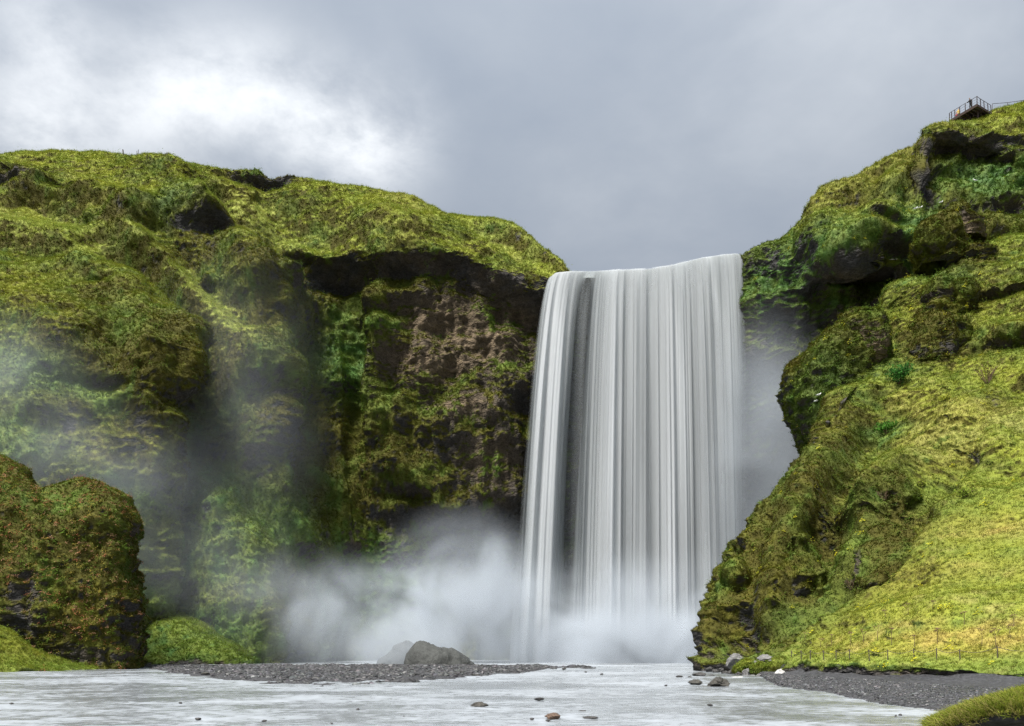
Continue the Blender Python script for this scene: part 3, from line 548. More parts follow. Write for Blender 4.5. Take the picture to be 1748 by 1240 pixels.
# ------------------------------------------------------------------ outcrops on the slopes
HPX, HPY = HP[..., 0] * F / HP[..., 1] + CX, HY - (HP[..., 2] - CAMZ) * F / HP[..., 1]
def hill_depth(px, py):
    for r_ in (7, 14, 28, 60):
        k = (np.abs(HPX - px) < r_) & (np.abs(HPY - py) < r_)
        if k.any(): return float(HP[..., 1][k].min())
def outcrop(slices, d, ry, label, res=.2, crag=1., amp=.55, name='rock_outcrop', colour_kw=None, weight=(1.5, 1.6), ledge=1.6, cat='rock', group=None, chops=9, proud=.25):
    """slices: (py, xl, xr[, d]) of the outline from top to bottom; a closed body of depth 2*ry"""
    sl = sorted(slices); L = []
    if d is None:
        n_ = len(sl); ds_ = [hill_depth((q[1] + q[2]) / 2, q[0]) for q in sl]; ds_ = np.minimum.accumulate(ds_)
        sl = [(*q[:3], ds_[i] + ry * (proud + (1 - proud) * i / (n_ - 1))) for i, q in enumerate(sl)]; q = sl[-1]; d = q[3]
        sl.append((q[0] + 8, q[1], q[2], q[3]))
    for q in sl:
        dd = q[3] if len(q) > 3 else d
        L.append((*at(q[1], q[0], dd)[:1], at(q[2], q[0], dd)[0], at(q[1], q[0], dd)[2], dd))
    L = np.array(L)[::-1]                     # bottom -> top
    h = L[-1, 2] - L[0, 2]
    t = np.concatenate([[0], np.cumsum(np.abs(np.diff(L[:, 2])) + .3 * np.abs(np.diff(L[:, 0])))]); t /= t[-1]
    nv = int(max(14, (h + 2) / res)); tt = np.linspace(0, 1, nv)
    xl, xr, z, dd = (np.interp(tt, t, L[:, k]) for k in range(4))
    k = np.ones(7) / 7
    sm = lambda a: np.convolve(np.pad(a, 3, mode='edge'), k, 'valid') if nv > 24 else a
    xl, xr = sm(xl), sm(xr)
    wmax = (xr - xl).max(); per = math.pi * (wmax / 2 + ry)
    nu = int(max(24, per / res)); th = np.linspace(0, 2 * np.pi, nu, endpoint=False)
    cx, rx = (xl + xr) / 2, np.maximum((xr - xl) / 2, .05)
    ryy = ry * np.sqrt(np.clip(rx / (wmax / 2), .05, 1))
    c_, s_ = np.cos(th)[:, None], np.sin(th)[:, None]
    sq = (np.abs(c_) ** 3 + np.abs(s_) ** 3) ** (-1 / 3)
    P0 = np.stack([cx[None] + rx[None] * c_ * sq, dd[None] + ryy[None] * s_ * sq, np.broadcast_to(z[None], (nu, nv))], -1)
    cap_t = np.linspace(.75, .02, 4)
    top = np.stack([np.stack([cx[-1] + rx[-1] * f * (c_ * sq)[:, 0], dd[-1] + ryy[-1] * f * (s_ * sq)[:, 0], np.full(nu, z[-1] + math.sqrt(max(0, 1 - f * f)) * min(rx[-1], ryy[-1]) * .55)], -1) for f in cap_t], 1)
    P0 = np.concatenate([P0, top], 1)
    rc = np.random.default_rng(int(sl[0][0] * 3 + sl[0][1])); cen = P0.reshape(-1, 3).mean(0); ext = np.array([wmax / 2, ry, h / 2 + .1])
    Q0 = (P0 - cen) / ext
    for _ in range(chops):
        nr = rc.normal(size=3); nr[1] -= .5; nr[2] = nr[2] * .5 + .15; nr /= np.linalg.norm(nr); ex_ = np.maximum((Q0 @ nr) - rc.uniform(.62, .85), 0); Q0 = Q0 - ex_[..., None] * nr * .8
    P0 = Q0 * ext + cen
    N0 = normals(P0, True)
    cr = np.full(P0.shape[:2], crag)
    P = relief(P0, cr, (), amp=amp * 1.25, ledge=ledge, outward=N0, ruf=1.2); N = normals(P, True)
    col, info = land_colour(P, cr, None, N=N, **(colour_kw or {}))
    pool(P, N, col, info['turf'] * weight[0] + info['moss'] * weight[1], True)
    o = at((slices[0][1] + slices[0][2]) / 2, sl[-1][0], d)
    me = grid_mesh(name, P - np.array(o), M_LAND, dict(tint=col, wet=info['wet'], rock=info['rock']), closed_u=True)
    ob = link(bpy.data.objects.new(name, me), label=label, category=cat)
    ob.location = o
    if group: ob['group'] = group
    return ob
MO = dict(olive0=.8, dry=.1)
outcrop([(575,1425,1475),(590,1395,1485),(612,1366,1490),(645,1350,1490),(690,1350,1480),(730,1358,1455),(757,1374,1425),(774,1386,1402)], 103.5, 6.0, 'rounded mossy rock head jutting out above the misty gorge', colour_kw=dict(olive0=.6, dry=.1, wetL=[(at(1400,680,100),4,6,.6)]), amp=.6, chops=2)
outcrop([(536,1450,1495),(556,1438,1508),(590,1437,1512),(615,1444,1506),(640,1460,1498),(656,1470,1488)], 101.0, 3.0, 'bare brown undercut rock nose with a mossy cap above the gorge', colour_kw=dict(olive0=.6, brownL=[(at(1465,610,101),4.0,3.6,1.)], dry=.1), amp=.4, chops=3)
outcrop([(484,1597,1612),(490,1586,1622),(503,1584,1624),(516,1592,1618),(532,1592,1616)], None, 1.5, 'dark stone knob like a capped pillar standing on a mossy dome', colour_kw=dict(olive0=.5, rockL=[(at(1605,512,101),2.5,1.2,1.)]), amp=.25, ledge=.9, res=.1, proud=-.6, chops=2)
outcrop([(526,1590,1630),(545,1577,1645),(575,1568,1660),(600,1560,1668),(615,1558,1672)], None, 3.2, 'broad mossy rock dome carrying the dark stone pillar', colour_kw=dict(olive0=.9, dry=.1, rockL=[(at(1600,600,98),4,.8,.8)]), amp=.5, proud=0, chops=5)
outcrop([(495,1626,1640),(505,1618,1652),(520,1615,1660),(530,1615,1655)], None, 2.2, 'overhanging mossy boulder right behind the stone pillar', colour_kw=dict(olive0=.7, dry=.2), amp=.4)
outcrop([(356,1629,1642),(366,1622,1652),(380,1610,1672),(394,1600,1690),(408,1596,1698)], 114, 2.5, 'pale grey triangular rock peak with a mossy tip', colour_kw=dict(olive0=.5, brownL=[(at(1645,392,112.5),4.5,2.0,1.)]), amp=.35, ledge=1.0, res=.15)
outcrop([(388,1585,1630),(398,1566,1650),(420,1560,1660),(450,1556,1640),(470,1552,1600)], 110.5, 3.0, 'gold mossy crag with a shadowed foot below the triangular peak', colour_kw=dict(olive0=.8, dry=.1, oliveL=[]), amp=.5)
outcrop([(418,1638,1665),(428,1628,1690),(445,1626,1712),(462,1630,1700)], None, 2.4, 'low grey-footed crag with a yellow mossy cap in the upper grass', colour_kw=dict(olive0=.7, rockL=[(at(1650,455,108),2,1.2,.8)]), amp=.45)
outcrop([(918,1336,1362),(940,1330,1392),(975,1322,1420),(1005,1316,1430),(1035,1314,1425),(1056,1325,1395),(1070,1345,1375)], None, 3.4, 'big dark-faced mossy crag overhanging the foot of the grass slope', colour_kw=dict(olive0=.9, rockL=[(at(1352,1015,70),2.6,2.2,1.)]), amp=.5, proud=-.35, chops=5)
outcrop([(886,1482,1550),(900,1476,1566),(930,1470,1578),(965,1464,1560),(1000,1459,1505),(1012,1460,1485)], None, 2.6, 'wedge-shaped mossy crag with a dark vertical edge in the grass', colour_kw=dict(olive0=1., rockL=[(at(1466,960,69.5),1.0,2.6,1.)]), amp=.4, proud=-.35, chops=4)
outcrop([(820,1505,1535),(838,1496,1552),(860,1492,1560),(880,1500,1560)], None, 2.2, 'dark mossy hump above the wedge-shaped crag', colour_kw=dict(olive0=1.), amp=.45, proud=-.2)
outcrop([(962,1244,1262),(975,1234,1270),(1000,1230,1280),(1030,1225,1285)], 79.5, 2.4, 'small mossy knob at the water-side tip of the ridge', colour_kw=dict(olive0=.9), amp=.35)
TU = dict(dry=.35, olive0=.1)
for sl_, dd_, lab_ in (([(1131,1262,1286),(1138,1254,1292),(1146,1250,1292),(1150,1250,1292)], 64.5, 'small bright grass hummock on the shore below the blocky boulder'), ([(1133,1290,1300),(1140,1280,1312),(1150,1280,1312),(1153,1282,1310)], 63.2, 'dark green grass hummock between the flat slab and the pointed stone'), ([(1130,1318,1345),(1138,1308,1362),(1149,1306,1366),(1153,1308,1364)], 62.0, 'broad yellowish grass hummock behind the white stone')):
    outcrop(sl_, dd_, .9, lab_, res=.08, crag=.15, amp=.25, name='grass_hummock', chops=0, colour_kw=TU, weight=(2.5, 1.5), cat='hummock')
print('outcrops', time.time() - T0)

# ------------------------------------------------------------------ ground and river
m, b = newmat('river_bed')
pos = b.n('ShaderNodeNewGeometry').outputs['Position']
k = b.noise(pos, .8, 5, .6)
c = b.mix(k, (.03, .03, .03), (.075, .07, .062))
out(b, b.n('ShaderNodeBsdfPrincipled', ins={'Base Color': c, 'Roughness': .9}).outputs[0])
me = quads_mesh(bpy.data.meshes.new('ground'), np.array([(-3000,-800,-1.6),(3000,-800,-1.6),(3000,5000,-1.6),(-3000,5000,-1.6)], float), np.array([[0,1,2,3]]), m, smooth=False)
link(bpy.data.objects.new('ground', me), kind='structure', label='dark stony river bed and plain under the water', category='ground')

m, b = newmat('river_water')
pos = b.n('ShaderNodeNewGeometry').outputs['Position']
mp = b.n('ShaderNodeMapping', ins={0: pos, 3: (.75, 1.0, 1.0)}).outputs[0]
f1 = b.noise(mp, 2.6, 5, .62, .4); f2 = b.noise(mp, .55, 4, .6, .6); f3 = b.noise(mp, .12, 3, .5, .5)
foam = b.ramp(b.m('ADD', b.m('MULTIPLY', f1, .5), b.m('ADD', b.m('MULTIPLY', f2, .4), b.m('MULTIPLY', f3, .55))), .58, .90)
c = b.mix(foam, (.135, .145, .150), (.33, .355, .385))
hgt = b.m('ADD', b.m('MULTIPLY', f1, .05), b.m('MULTIPLY', f2, .12))
bp = b.n('ShaderNodeBump', ins={'Strength': .8, 'Distance': 1.0, 'Height': hgt}).outputs[0]
p = b.n('ShaderNodeBsdfPrincipled', ins={'Base Color': c, 'Roughness': b.ramp(foam, 0, 1, .16, .42), 'IOR': 1.33, 'Normal': bp})
out(b, p.outputs[0]); M_RIVER = m
ys = np.concatenate([[-40], np.geomspace(6, 150, 300)]); us = np.linspace(-1.25, 1.25, 300)
X = us[:, None] * (ys[None] * .8 + 14); Y = np.broadcast_to(ys[None], X.shape)
q = np.stack([X.ravel() * .5, Y.ravel(), np.zeros(X.size)], 1).astype(np.float32)
Zw = fbm(q / 1.6, 3, 40) * .035 + fbm(q / 5, 2, 41) * .05 + np.abs(fbm(q / .7, 2, 42)) * .02
P = np.stack([X, Y, Zw.reshape(X.shape) - .03], -1)
link(bpy.data.objects.new('river', grid_mesh('river', P, M_RIVER)), kind='structure', label='pale milky shallow river flowing from the foot of the waterfall', category='river')

# ------------------------------------------------------------------ dark gravel beach and gravel bar
def gravel_material(name, a, b_, damp=.0):
    m, b = newmat(name)
    pos = b.n('ShaderNodeNewGeometry').outputs['Position']
    v = b.n('ShaderNodeTexVoronoi', ins={'Vector': pos, 'Scale': 9.0}); n = b.noise(pos, .35, 4, .6, .4); n5 = b.noise(pos, 5, 3, .7)
    sc = b.n('ShaderNodeSeparateColor', ins={0: v.outputs['Color']}).outputs[0]
    c = b.mix(b.m('MULTIPLY', sc, b.ramp(n5, .3, .7, .4, 1.2)), a, b_)
    wet = b.ramp(n, .45, .62)
    bp = b.n('ShaderNodeBump', ins={'Strength': .8, 'Distance': .05, 'Height': b.m('SUBTRACT', 1.0, v.outputs['Distance'])}).outputs[0]
    p = b.n('ShaderNodeBsdfPrincipled', ins={'Base Color': c, 'Roughness': b.ramp(wet, 0, 1, .8, .5), 'Normal': bp})
    out(b, p.outputs[0]); return m
M_GRAVEL = gravel_material('wet_black_gravel', (.013, .0125, .0135), (.058, .058, .062))
edge = [atz(*e) for e in ((1292,1150),(1318,1163),(1345,1172),(1400,1180),(1470,1191),(1540,1203),(1600,1212),(1650,1224),(1720,1250),(1900,1320))]
backe = [at(1288,1139,72), at(1330,1141,62), at(1375,1141,57.5), at(1420,1141.5,54.5), at(1480,1143,51.8), at(1540,1146,49), at(1600,1149,46.8), at(1660,1151,45), at(1780,1154,42.5), at(2300,1166,34)]
G = []
for e, h in zip(edge, backe):
    e, h = np.array(e), np.array(h)
    dv = h - e
    o = e - dv / (np.linalg.norm(dv[:2]) + .1) * 2.5; o[2] = -.35
    G.append([(*o, 0), (*e, 0), (*(e + dv * .12 + np.array((0, 0, .10 - dv[2] * .12))), 0), (*(e + dv * .5 + np.array((0, 0, .22 - dv[2] * .5))), 0), (*(e + dv * .8 + np.array((0, 0, .25 - dv[2] * .8))), 0), (*(e + dv * .93 + np.array((0, 0, .42 - dv[2] * .93))), 0), (*(h + np.array((0, .6, .25))), 0)])
D = sheet(G, .16, cap=160); P = D[..., :3].copy()
q = P.reshape(-1, 3).astype(np.float32)
P[..., 2] += (fbm(q / 4, 3, 50) * .06 + fbm(q / .5, 2, 51) * .018).reshape(P.shape[:2])
BEACH = P
link(bpy.data.objects.new('beach', grid_mesh('beach', P, M_GRAVEL)), kind='structure', label='dark grey gravel beach curving along the river below the grass slope', category='beach')

# gravel bar out in the stream
def bar_height(x, y):
    px = x * F / y + CX
    near = np.interp(px, [235, 300, 380, 440, 520, 620, 700, 800, 880, 960], [90, 66, 55, 50, 47, 47.5, 50, 57, 66, 84])
    far = np.interp(px, [235, 300, 420, 600, 800, 960], [93, 94, 95, 95, 93, 90])
    t = np.minimum((y - near) / 6.0, (far - y) / 3.0)
    q = np.stack([x * .6, y * .3, 0 * x], 1).astype(np.float32)
    n = fbm(q / 1.1, 3, 60)
    return np.clip(t, -1, 1.3) * .16 + n * .14 - .05, px
xs = np.linspace(-42, 8, 220); ys = np.linspace(45, 97, 180)
X, Y = np.meshgrid(xs, ys, indexing='ij'); h, px = bar_height(X.ravel(), Y.ravel())
P = np.stack([X, Y, h.reshape(X.shape)], -1); BAR = P
link(bpy.data.objects.new('gravel_bar', grid_mesh('gravel_bar', P, M_GRAVEL)), kind='structure', label='low dark gravel bar lying in the shallow river', category='gravel bar')

# ------------------------------------------------------------------ stones
def stone_mesh(name, seed, mat, sub=3, rough=.28, angular=.5, sy=.8, sz=.62):
    bm = bmesh.new(); bmesh.ops.create_icosphere(bm, subdivisions=sub, radius=1)
    V = np.array([v.co[:] for v in bm.verts], np.float32); r = np.random.default_rng(seed)
    # chop with random planes for facets
    for _ in range(int(4 + 8 * angular)):
        nrm = r.normal(size=3); nrm /= np.linalg.norm(nrm); dd = r.uniform(.55, .85)
        s = V @ nrm - dd; V = V - np.maximum(s, 0)[:, None] * nrm[None].astype(np.float32) * .92
    V = V * (1 + fbm(V * 1.6, 3, seed)[:, None] * rough)
    V[:, 1] *= sy; V[:, 2] *= sz
    for v, c in zip(bm.verts, V): v.co = c
    me = bpy.data.meshes.new(name); bm.to_mesh(me); bm.free()
    me.polygons.foreach_set('use_smooth', np.full(len(me.polygons), sub >= 4)); me.materials.append(mat)
    return me
M_ROCK_D = rock_material('wet_dark_rock', (.040, .037, .034), wetness=.6)
M_ROCK_G = rock_material('grey_rock', (.15, .145, .14), wetness=.2)
M_ROCK_W = rock_material('pale_rock', (.42, .41, .39), wetness=.0)
M_ROCK_B = rock_material('brown_rock', (.10, .062, .040), wetness=.4)
M_ROCK_M = rock_material('weedy_rock', (.042, .038, .030), wetness=.45)
M_ROCK_S = rock_material('spray_boulder', (.040, .042, .038), wetness=.3)
_sm = {}
def stone(px, py, wpx, hpx, mat, label, name='rock', z=0., group=None, seed=None, sub=4, angular=.6, deep=.9, sink=.25, rot=None, d=None, cat='rock'):
    x, y, zz = atz(px, py, z) if d is None else at(px, py, d)
    sc = y / F; wd, ht = wpx * sc, hpx * sc
    seed = seed or int(px * 7 + py)
    me = stone_mesh(name, seed, mat, sub, .22, angular)
    V = np.array([v.co[:] for v in me.vertices]); a = R(rot if rot is not None else seed % 50 - 25)
    ca, sa = math.cos(a), math.sin(a)
    V[:, 0], V[:, 1] = V[:, 0] * ca - V[:, 1] * sa, V[:, 0] * sa + V[:, 1] * ca
    ex = V.max(0) - V.min(0); V -= (V.max(0) + V.min(0)) / 2
    V /= ex; V *= np.array([wd, wd * deep, ht / (1 - sink)])
    V[:, 2] += ht / (1 - sink) * (.5 - sink)
    me.vertices.foreach_set('co', V.astype(np.float32).ravel()); me.update()
    o = link(bpy.data.objects.new(name, me), label=label, category=cat); o.location = (x, y, zz)
    if group: o['group'] = group
    return o
# boulders in the spray
def dome(px, py, pts, d, label, mat):
    x0, y0, z0 = at(px, py, d); sc = d / F; th = np.linspace(0, 2 * np.pi, 72, endpoint=False); rr = np.linspace(1, 0.01, 26)
    pxs = [q[0] for q in pts]; hs = [q[1] for q in pts]; wl, wr = (px - pxs[0]) * sc, (pxs[-1] - px) * sc
    X = np.cos(th)[:, None] * rr[None]; Yq = np.sin(th)[:, None] * rr[None]
    Xw = np.where(X < 0, X * wl, X * wr); Yw = Yq * (wl + wr) * .42
    prof = np.interp(Xw / sc + px, pxs, hs) * sc
    Zw = prof * np.clip(1 - Yq ** 2 / np.maximum(1 - X ** 2, .02), 0, 1) ** .45 - .35 * rr[None] ** 8
    P = np.stack([Xw, Yw, Zw], -1); q = P.reshape(-1, 3).astype(np.float32)
    P = P + normals(P, True) * ((fbm(q / 1.5, 4, 91) * .26 + billow(q / .6, 3, 92) * .09).reshape(P.shape[:2]))[..., None]
    o = link(bpy.data.objects.new('boulder', grid_mesh('boulder', P, mat, closed_u=True)), label=label, category='rock'); o.location = (x0, y0, z0)
dome(745, 1134, [(688,0),(700,28),(712,39),(722,38),(745,29),(770,26),(790,17),(803,8),(812,0)], 93, 'large dome-shaped boulder standing in the spray beyond the gravel bar', M_ROCK_S)
dome(690, 1133, [(640,0),(660,15),(680,32),(694,40),(706,34),(725,15),(740,0)], 100, 'big pale boulder half lost in the spray behind a larger dome-shaped one', M_ROCK_S)
# rocks in the river
stone(1226,1171,38,16,M_ROCK_M,'chunky dark angular rock standing in the river off the shore boulders','rock',seed=21,sub=5,angular=.9)
stone(1187,1168,25,8,M_ROCK_M,'low brown rock in the river beside the chunky angular one','rock',seed=22)
stone(1193,1154,22,6,M_ROCK_D,'flat dark rock at the water-side tip of the mossy ridge','rock',seed=23)
stone(943,1227,28,10,M_ROCK_B,'reddish brown rock poking out of the pale river','rock',seed=24,sub=5)
stone(818,1207,32,9,M_ROCK_M,'dark weedy rock alone in the middle of the pale river','rock',seed=25,sub=5,angular=.9)
stone(1008,1226,28,3.5,M_ROCK_D,'thin flat dark rock awash beside the reddish rock','rock',seed=26)
stone(350,1153,17,6,M_ROCK_M,'brown rock standing in the shallows off the gravel bar end','rock',seed=27)
stone(812,1154,16,4,M_ROCK_D,'dark flat rock lying just off the gravel bar','rock',seed=29)
for px, py, wd, ht in ((920,1195,18,4.5),(993,1216,15,3.5),(975,1215,6,3),(908,1229,8,3.5),(936,1231,11,3),(1137,1171,6,2.2),(1212,1205,10,3.5),(1160,1156,13,3),(1178,1157,8,2.5),(338,1229,10,4),(308,1201,7,2.5),(451,1232,10,3),(611,1212,6,3),(1529,1223,4,3),(1537,1222,6,3.5),(1027,1152,6,2.5),(905,1139,9,3),(868,1140,10,4),(848,1145,9,3),(963,1143,8,3),(1000,1148,5,2),(566,1236,5,2.5),(690,1224,5,2),(20,1202,8,2.5)):
    if 900 < px < 1020 and py > 1190: lb_, gp_ = 'small dark stone awash near the reddish brown river rock', 'stones near the reddish rock'
    elif 840 < px < 1040: lb_, gp_ = 'small dark stone in the shallows at the tail of the gravel bar', 'stones at the tail of the gravel bar'
    elif 1130 < px < 1220: lb_, gp_ = 'small dark stone in the river off the shore boulders', 'stones off the shore boulders'
    elif px > 1500: lb_, gp_ = 'tiny dark stone in the water just off the gravel beach', 'stones off the gravel beach'
    else: lb_, gp_ = 'small dark stone breaking the open pale water below the gravel bar', 'stones in the open river'
    stone(px, py, wd, ht, M_ROCK_D, lb_, 'river_stone', group=gp_, sub=3, cat='stone')
# boulders along the shore under the ridge
stone(1256,1137,33,22,M_ROCK_G,'blocky grey boulder with a flat top wedged under the ridge','boulder',d=69.5,seed=31,sub=5,angular=.9,rot=4)
stone(1306,1128,28,11,M_ROCK_G,'tilted brown-grey slab at the foot of the gully','boulder',d=65.5,seed=32,angular=.9)
stone(1290,1139,48,11,M_ROCK_G,'long flat grey slab below the tilted slab','boulder',d=66,seed=33,angular=.9,rot=2)
stone(1322,1131,22,6,M_ROCK_G,'narrow grey ledge stone at the edge of the grass','boulder',d=64,seed=34,angular=.9)
stone(1331,1157,22,15,M_ROCK_W,'rounded white stone at the head of the gravel beach','rock',d=58.5,seed=35,sub=5,angular=.5,rot=20)
stone(1348,1151,20,8,M_ROCK_D,'flat dark stone leaning behind the white stone','rock',d=60.5,seed=36)
stone(1295,1158,11,8,M_ROCK_G,'small pale round stone next to the white stone','rock',d=61,seed=37,angular=.3)
stone(1273,1156,14,15,M_ROCK_G,'upright grey pointed stone between the shore boulders','rock',d=62.5,seed=38)
stone(1281,1158,20,6,M_ROCK_G,'low grey stone at the foot of the pointed stone','rock',d=61.5,seed=39)
stone(1270,1163,11,4,M_ROCK_B,'small brown stone at the edge of the river below the pointed stone','rock',d=56,seed=40)
stone(1258,1160,22,5,M_ROCK_W,'pale flat stone at the water beside the shore boulders','rock',d=58,seed=41)
for px, py, wd, ht, d in ((1262,1153,12,6,63.5),(1237,1152,12,7,68),(1222,1150,14,8,70),(1212,1148,16,10,72),(1231,1146,10,6,70.5),(1246,1150,11,7,66.5),(1291,1151,14,6,63.5),(1302,1152,11,5,62.5),(1312,1155,12,5,61),(1244,1157,8,3,60),(1215,1155,10,4,62),(1200,1147,8,4,73)):
    stone(px, py, wd, ht, M_ROCK_D, 'dark wet stone in the jumble along the shore under the ridge', 'shore_stone', group='stones along the shore', d=d, sub=3, cat='stone')

# ------------------------------------------------------------------ instanced ground cover (geometry nodes, one object of stuff each)
def scatter(name, pts, nrm, tint, size, protos, label, cat, mat=None, lean=.35, seed=1, idx=None):
    n = len(pts); r = np.random.default_rng(seed)
    me = bpy.data.meshes.new(name); me.vertices.add(n); me.vertices.foreach_set('co', pts.astype(np.float32).ravel())
    up = nrm * lean + np.array((0, 0, 1 - lean)); up /= np.linalg.norm(up, axis=1)[:, None]
    # rotation: z axis to up, then spin -> XYZ euler from tilt
    yaw = r.uniform(0, 2 * np.pi, n); tilt = np.arccos(np.clip(up[:, 2], -1, 1)); az = np.arctan2(up[:, 1], up[:, 0])
    # R = Rz(az) Ry(tilt) Rz(spin)
    cz, sz, ct, stt, cs, ss = np.cos(az), np.sin(az), np.cos(tilt), np.sin(tilt), np.cos(yaw), np.sin(yaw)
    r00 = cz * ct * cs - sz * ss; r10 = sz * ct * cs + cz * ss; r20 = -stt * cs; r21 = stt * ss; r22 = ct
    ex = np.arctan2(r21, r22); ey = np.arcsin(np.clip(-r20, -1, 1)); ez = np.arctan2(r10, r00)
    a = me.attributes.new('rot', 'FLOAT_VECTOR', 'POINT'); a.data.foreach_set('vector', np.stack([ex, ey, ez], 1).astype(np.float32).ravel())
    a = me.attributes.new('size', 'FLOAT_VECTOR', 'POINT'); a.data.foreach_set('vector', (size if size.ndim == 2 else np.repeat(size[:, None], 3, 1)).astype(np.float32).ravel())
    a = me.attributes.new('pick', 'INT', 'POINT'); a.data.foreach_set('value', (r.integers(0, len(protos), n) if idx is None else idx).astype(np.int32))
    a = me.attributes.new('tint', 'FLOAT_COLOR', 'POINT'); a.data.foreach_set('color', np.concatenate([tint, np.ones((n, 1))], 1).astype(np.float32).ravel())
    coll = bpy.data.collections.new(name + '_kinds')
    for i, pm in enumerate(protos):
        coll.objects.link(bpy.data.objects.new(f'{name}_kind_{i:02d}', pm))
    ng = bpy.data.node_groups.new(name + '_spread', 'GeometryNodeTree')
    ng.interface.new_socket('Geometry', in_out='INPUT', socket_type='NodeSocketGeometry'); ng.interface.new_socket('Geometry', in_out='OUTPUT', socket_type='NodeSocketGeometry')
    gi = ng.nodes.new('NodeGroupInput'); go = ng.nodes.new('NodeGroupOutput')
    ci = ng.nodes.new('GeometryNodeCollectionInfo'); ci.inputs[0].default_value = coll; ci.inputs[1].default_value = True; ci.inputs[2].default_value = True
    ip = ng.nodes.new('GeometryNodeInstanceOnPoints'); ip.inputs['Pick Instance'].default_value = True
    def na(nm, t):
        q = ng.nodes.new('GeometryNodeInputNamedAttribute'); q.data_type = t; q.inputs[0].default_value = nm; return q.outputs[0]
    e2r = ng.nodes.new('FunctionNodeEulerToRotation'); ng.links.new(na('rot', 'FLOAT_VECTOR'), e2r.inputs[0])
    ng.links.new(gi.outputs[0], ip.inputs['Points']); ng.links.new(ci.outputs[0], ip.inputs['Instance'])
    ng.links.new(na('pick', 'INT'), ip.inputs['Instance Index']); ng.links.new(e2r.outputs[0], ip.inputs['Rotation']); ng.links.new(na('size', 'FLOAT_VECTOR'), ip.inputs['Scale'])
    ng.links.new(ip.outputs[0], go.inputs[0])
    o = link(bpy.data.objects.new(name, me), kind='stuff', label=label, category=cat)
    md = o.modifiers.new('spread', 'NODES'); md.node_group = ng
    return o

def tuft_mesh(name, seed, blades=9, width=.07, spread=.22, droop=.5, mat=None, seg=2, hvar=.5):
    r = np.random.default_rng(seed); V = []; Q = []; H = []
    for k in range(blades):
        a = r.uniform(0, 2 * np.pi); rr = spread * math.sqrt(r.uniform(0, 1)); x0, y0 = rr * math.cos(a), rr * math.sin(a)
        h = 1 - hvar * r.uniform(0, 1); dr = droop * r.uniform(.3, 1.2) * h; da = a + r.normal(0, .6)
        wa = r.uniform(0, np.pi); wx, wy = math.cos(wa) * width * .5, math.sin(wa) * width * .5
        b0 = len(V)
        for s in range(seg + 1):
            t = s / seg; x = x0 + math.cos(da) * dr * t * t; y = y0 + math.sin(da) * dr * t * t; z = h * (t - .18 * droop * t * t) - .06; kx = (1 - t) ** .6 + .06
            V += [(x - wx * kx, y - wy * kx, z), (x + wx * kx, y + wy * kx, z)]; H += [t, t]
        for s in range(seg):
            i = b0 + 2 * s; Q.append((i, i + 1, i + 3, i + 2))
    return quads_mesh(bpy.data.meshes.new(name), np.array(V), np.array(Q), mat, dict(h=np.array(H)), smooth=True)
def leafy_mesh(name, seed, leaves=14, size=.2, mat=None):
    r = np.random.default_rng(seed); V = []; Q = []; H = []
    for k in range(leaves):
        c = r.normal(0, .35, 3); c[2] = abs(c[2]) + .1
        a = r.uniform(0, 2 * np.pi); u = np.array([math.cos(a), math.sin(a), r.uniform(-.4, .5)]); v = np.cross(u, [0, 0, 1]) + r.normal(0, .3, 3)
        u *= size; v *= size * .5 / max(np.linalg.norm(v), .1); i = len(V)
        V += [tuple(c - u), tuple(c - v), tuple(c + u), tuple(c + v)]; H += [.5, .6, .8, .6]; Q.append((i, i + 1, i + 2, i + 3))
    return quads_mesh(bpy.data.meshes.new(name), np.array(V), np.array(Q), mat, dict(h=np.array(H)), smooth=False)
GR = [tuft_mesh('tuft_%d' % i, 100 + i, 10, .075, .45, .8, M_BLADE) for i in range(5)]
MS = [tuft_mesh('moss_%d' % i, 200 + i, 12, .14, .5, .35, M_BLADE, seg=1) for i in range(3)]
LF = [leafy_mesh('leaf_%d' % i, 300 + i, 16, .17, M_BLADE) for i in range(3)]
FG = [tuft_mesh('sward_%d' % i, 400 + i, 12, .06, .5, .9, M_BLADE, seg=4) for i in range(5)]

allP = np.concatenate([s[0] for s in SCAT]); allN = np.concatenate([s[1] for s in SCAT]); allC = np.concatenate([s[2] for s in SCAT]); allW = np.concatenate([s[3] for s in SCAT]); allU = np.concatenate([s[4] for s in SCAT]); allV = np.concatenate([s[5] for s in SCAT])
# what the camera's surroundings can show: roughly in the frame and facing this way
pxs = allP[:, 0] * F / allP[:, 1] + CX; pys = HY - (allP[:, 2] - CAMZ) * F / allP[:, 1]
seen = (pxs > -160) & (pxs < 1908) & (pys > 120) & (allP[:, 2] > -.05)
view = allP - np.array((0, 0, CAMZ)); view /= np.linalg.norm(view, axis=1)[:, None]
seen &= (allN * view).sum(1) < .15
W = np.where(seen, np.clip(allW, 0, 9), 0)
dist = allP[:, 1]; W = W * np.clip(75 / dist, .6, 1.6)
NG = 520000
sel = rng.choice(len(W), NG, p=W / W.sum())
p = allP[sel]; nn = allN[sel]
p = p + allU[sel] * rng.uniform(-.5, .5, (NG, 1)) + allV[sel] * rng.uniform(-.5, .5, (NG, 1)); p[:, 2] -= .02
tint = allC[sel] * rng.uniform(1.0, 1.55, (NG, 1)) * rng.uniform(.94, 1.06, (NG, 3))
nz = nn[:, 2]; d = p[:, 1]
mossy = (allC[sel][:, 0] < .10) | (nz < .42)
straw = (rng.uniform(size=NG) < .06) & ~mossy
tint[straw] = lerp(tint[straw], STRAW * 1.05, .6)
size = np.where(mossy, rng.uniform(.12, .30, NG), rng.uniform(.16, .42, NG)) * np.clip(d / 100, .6, 1.25)
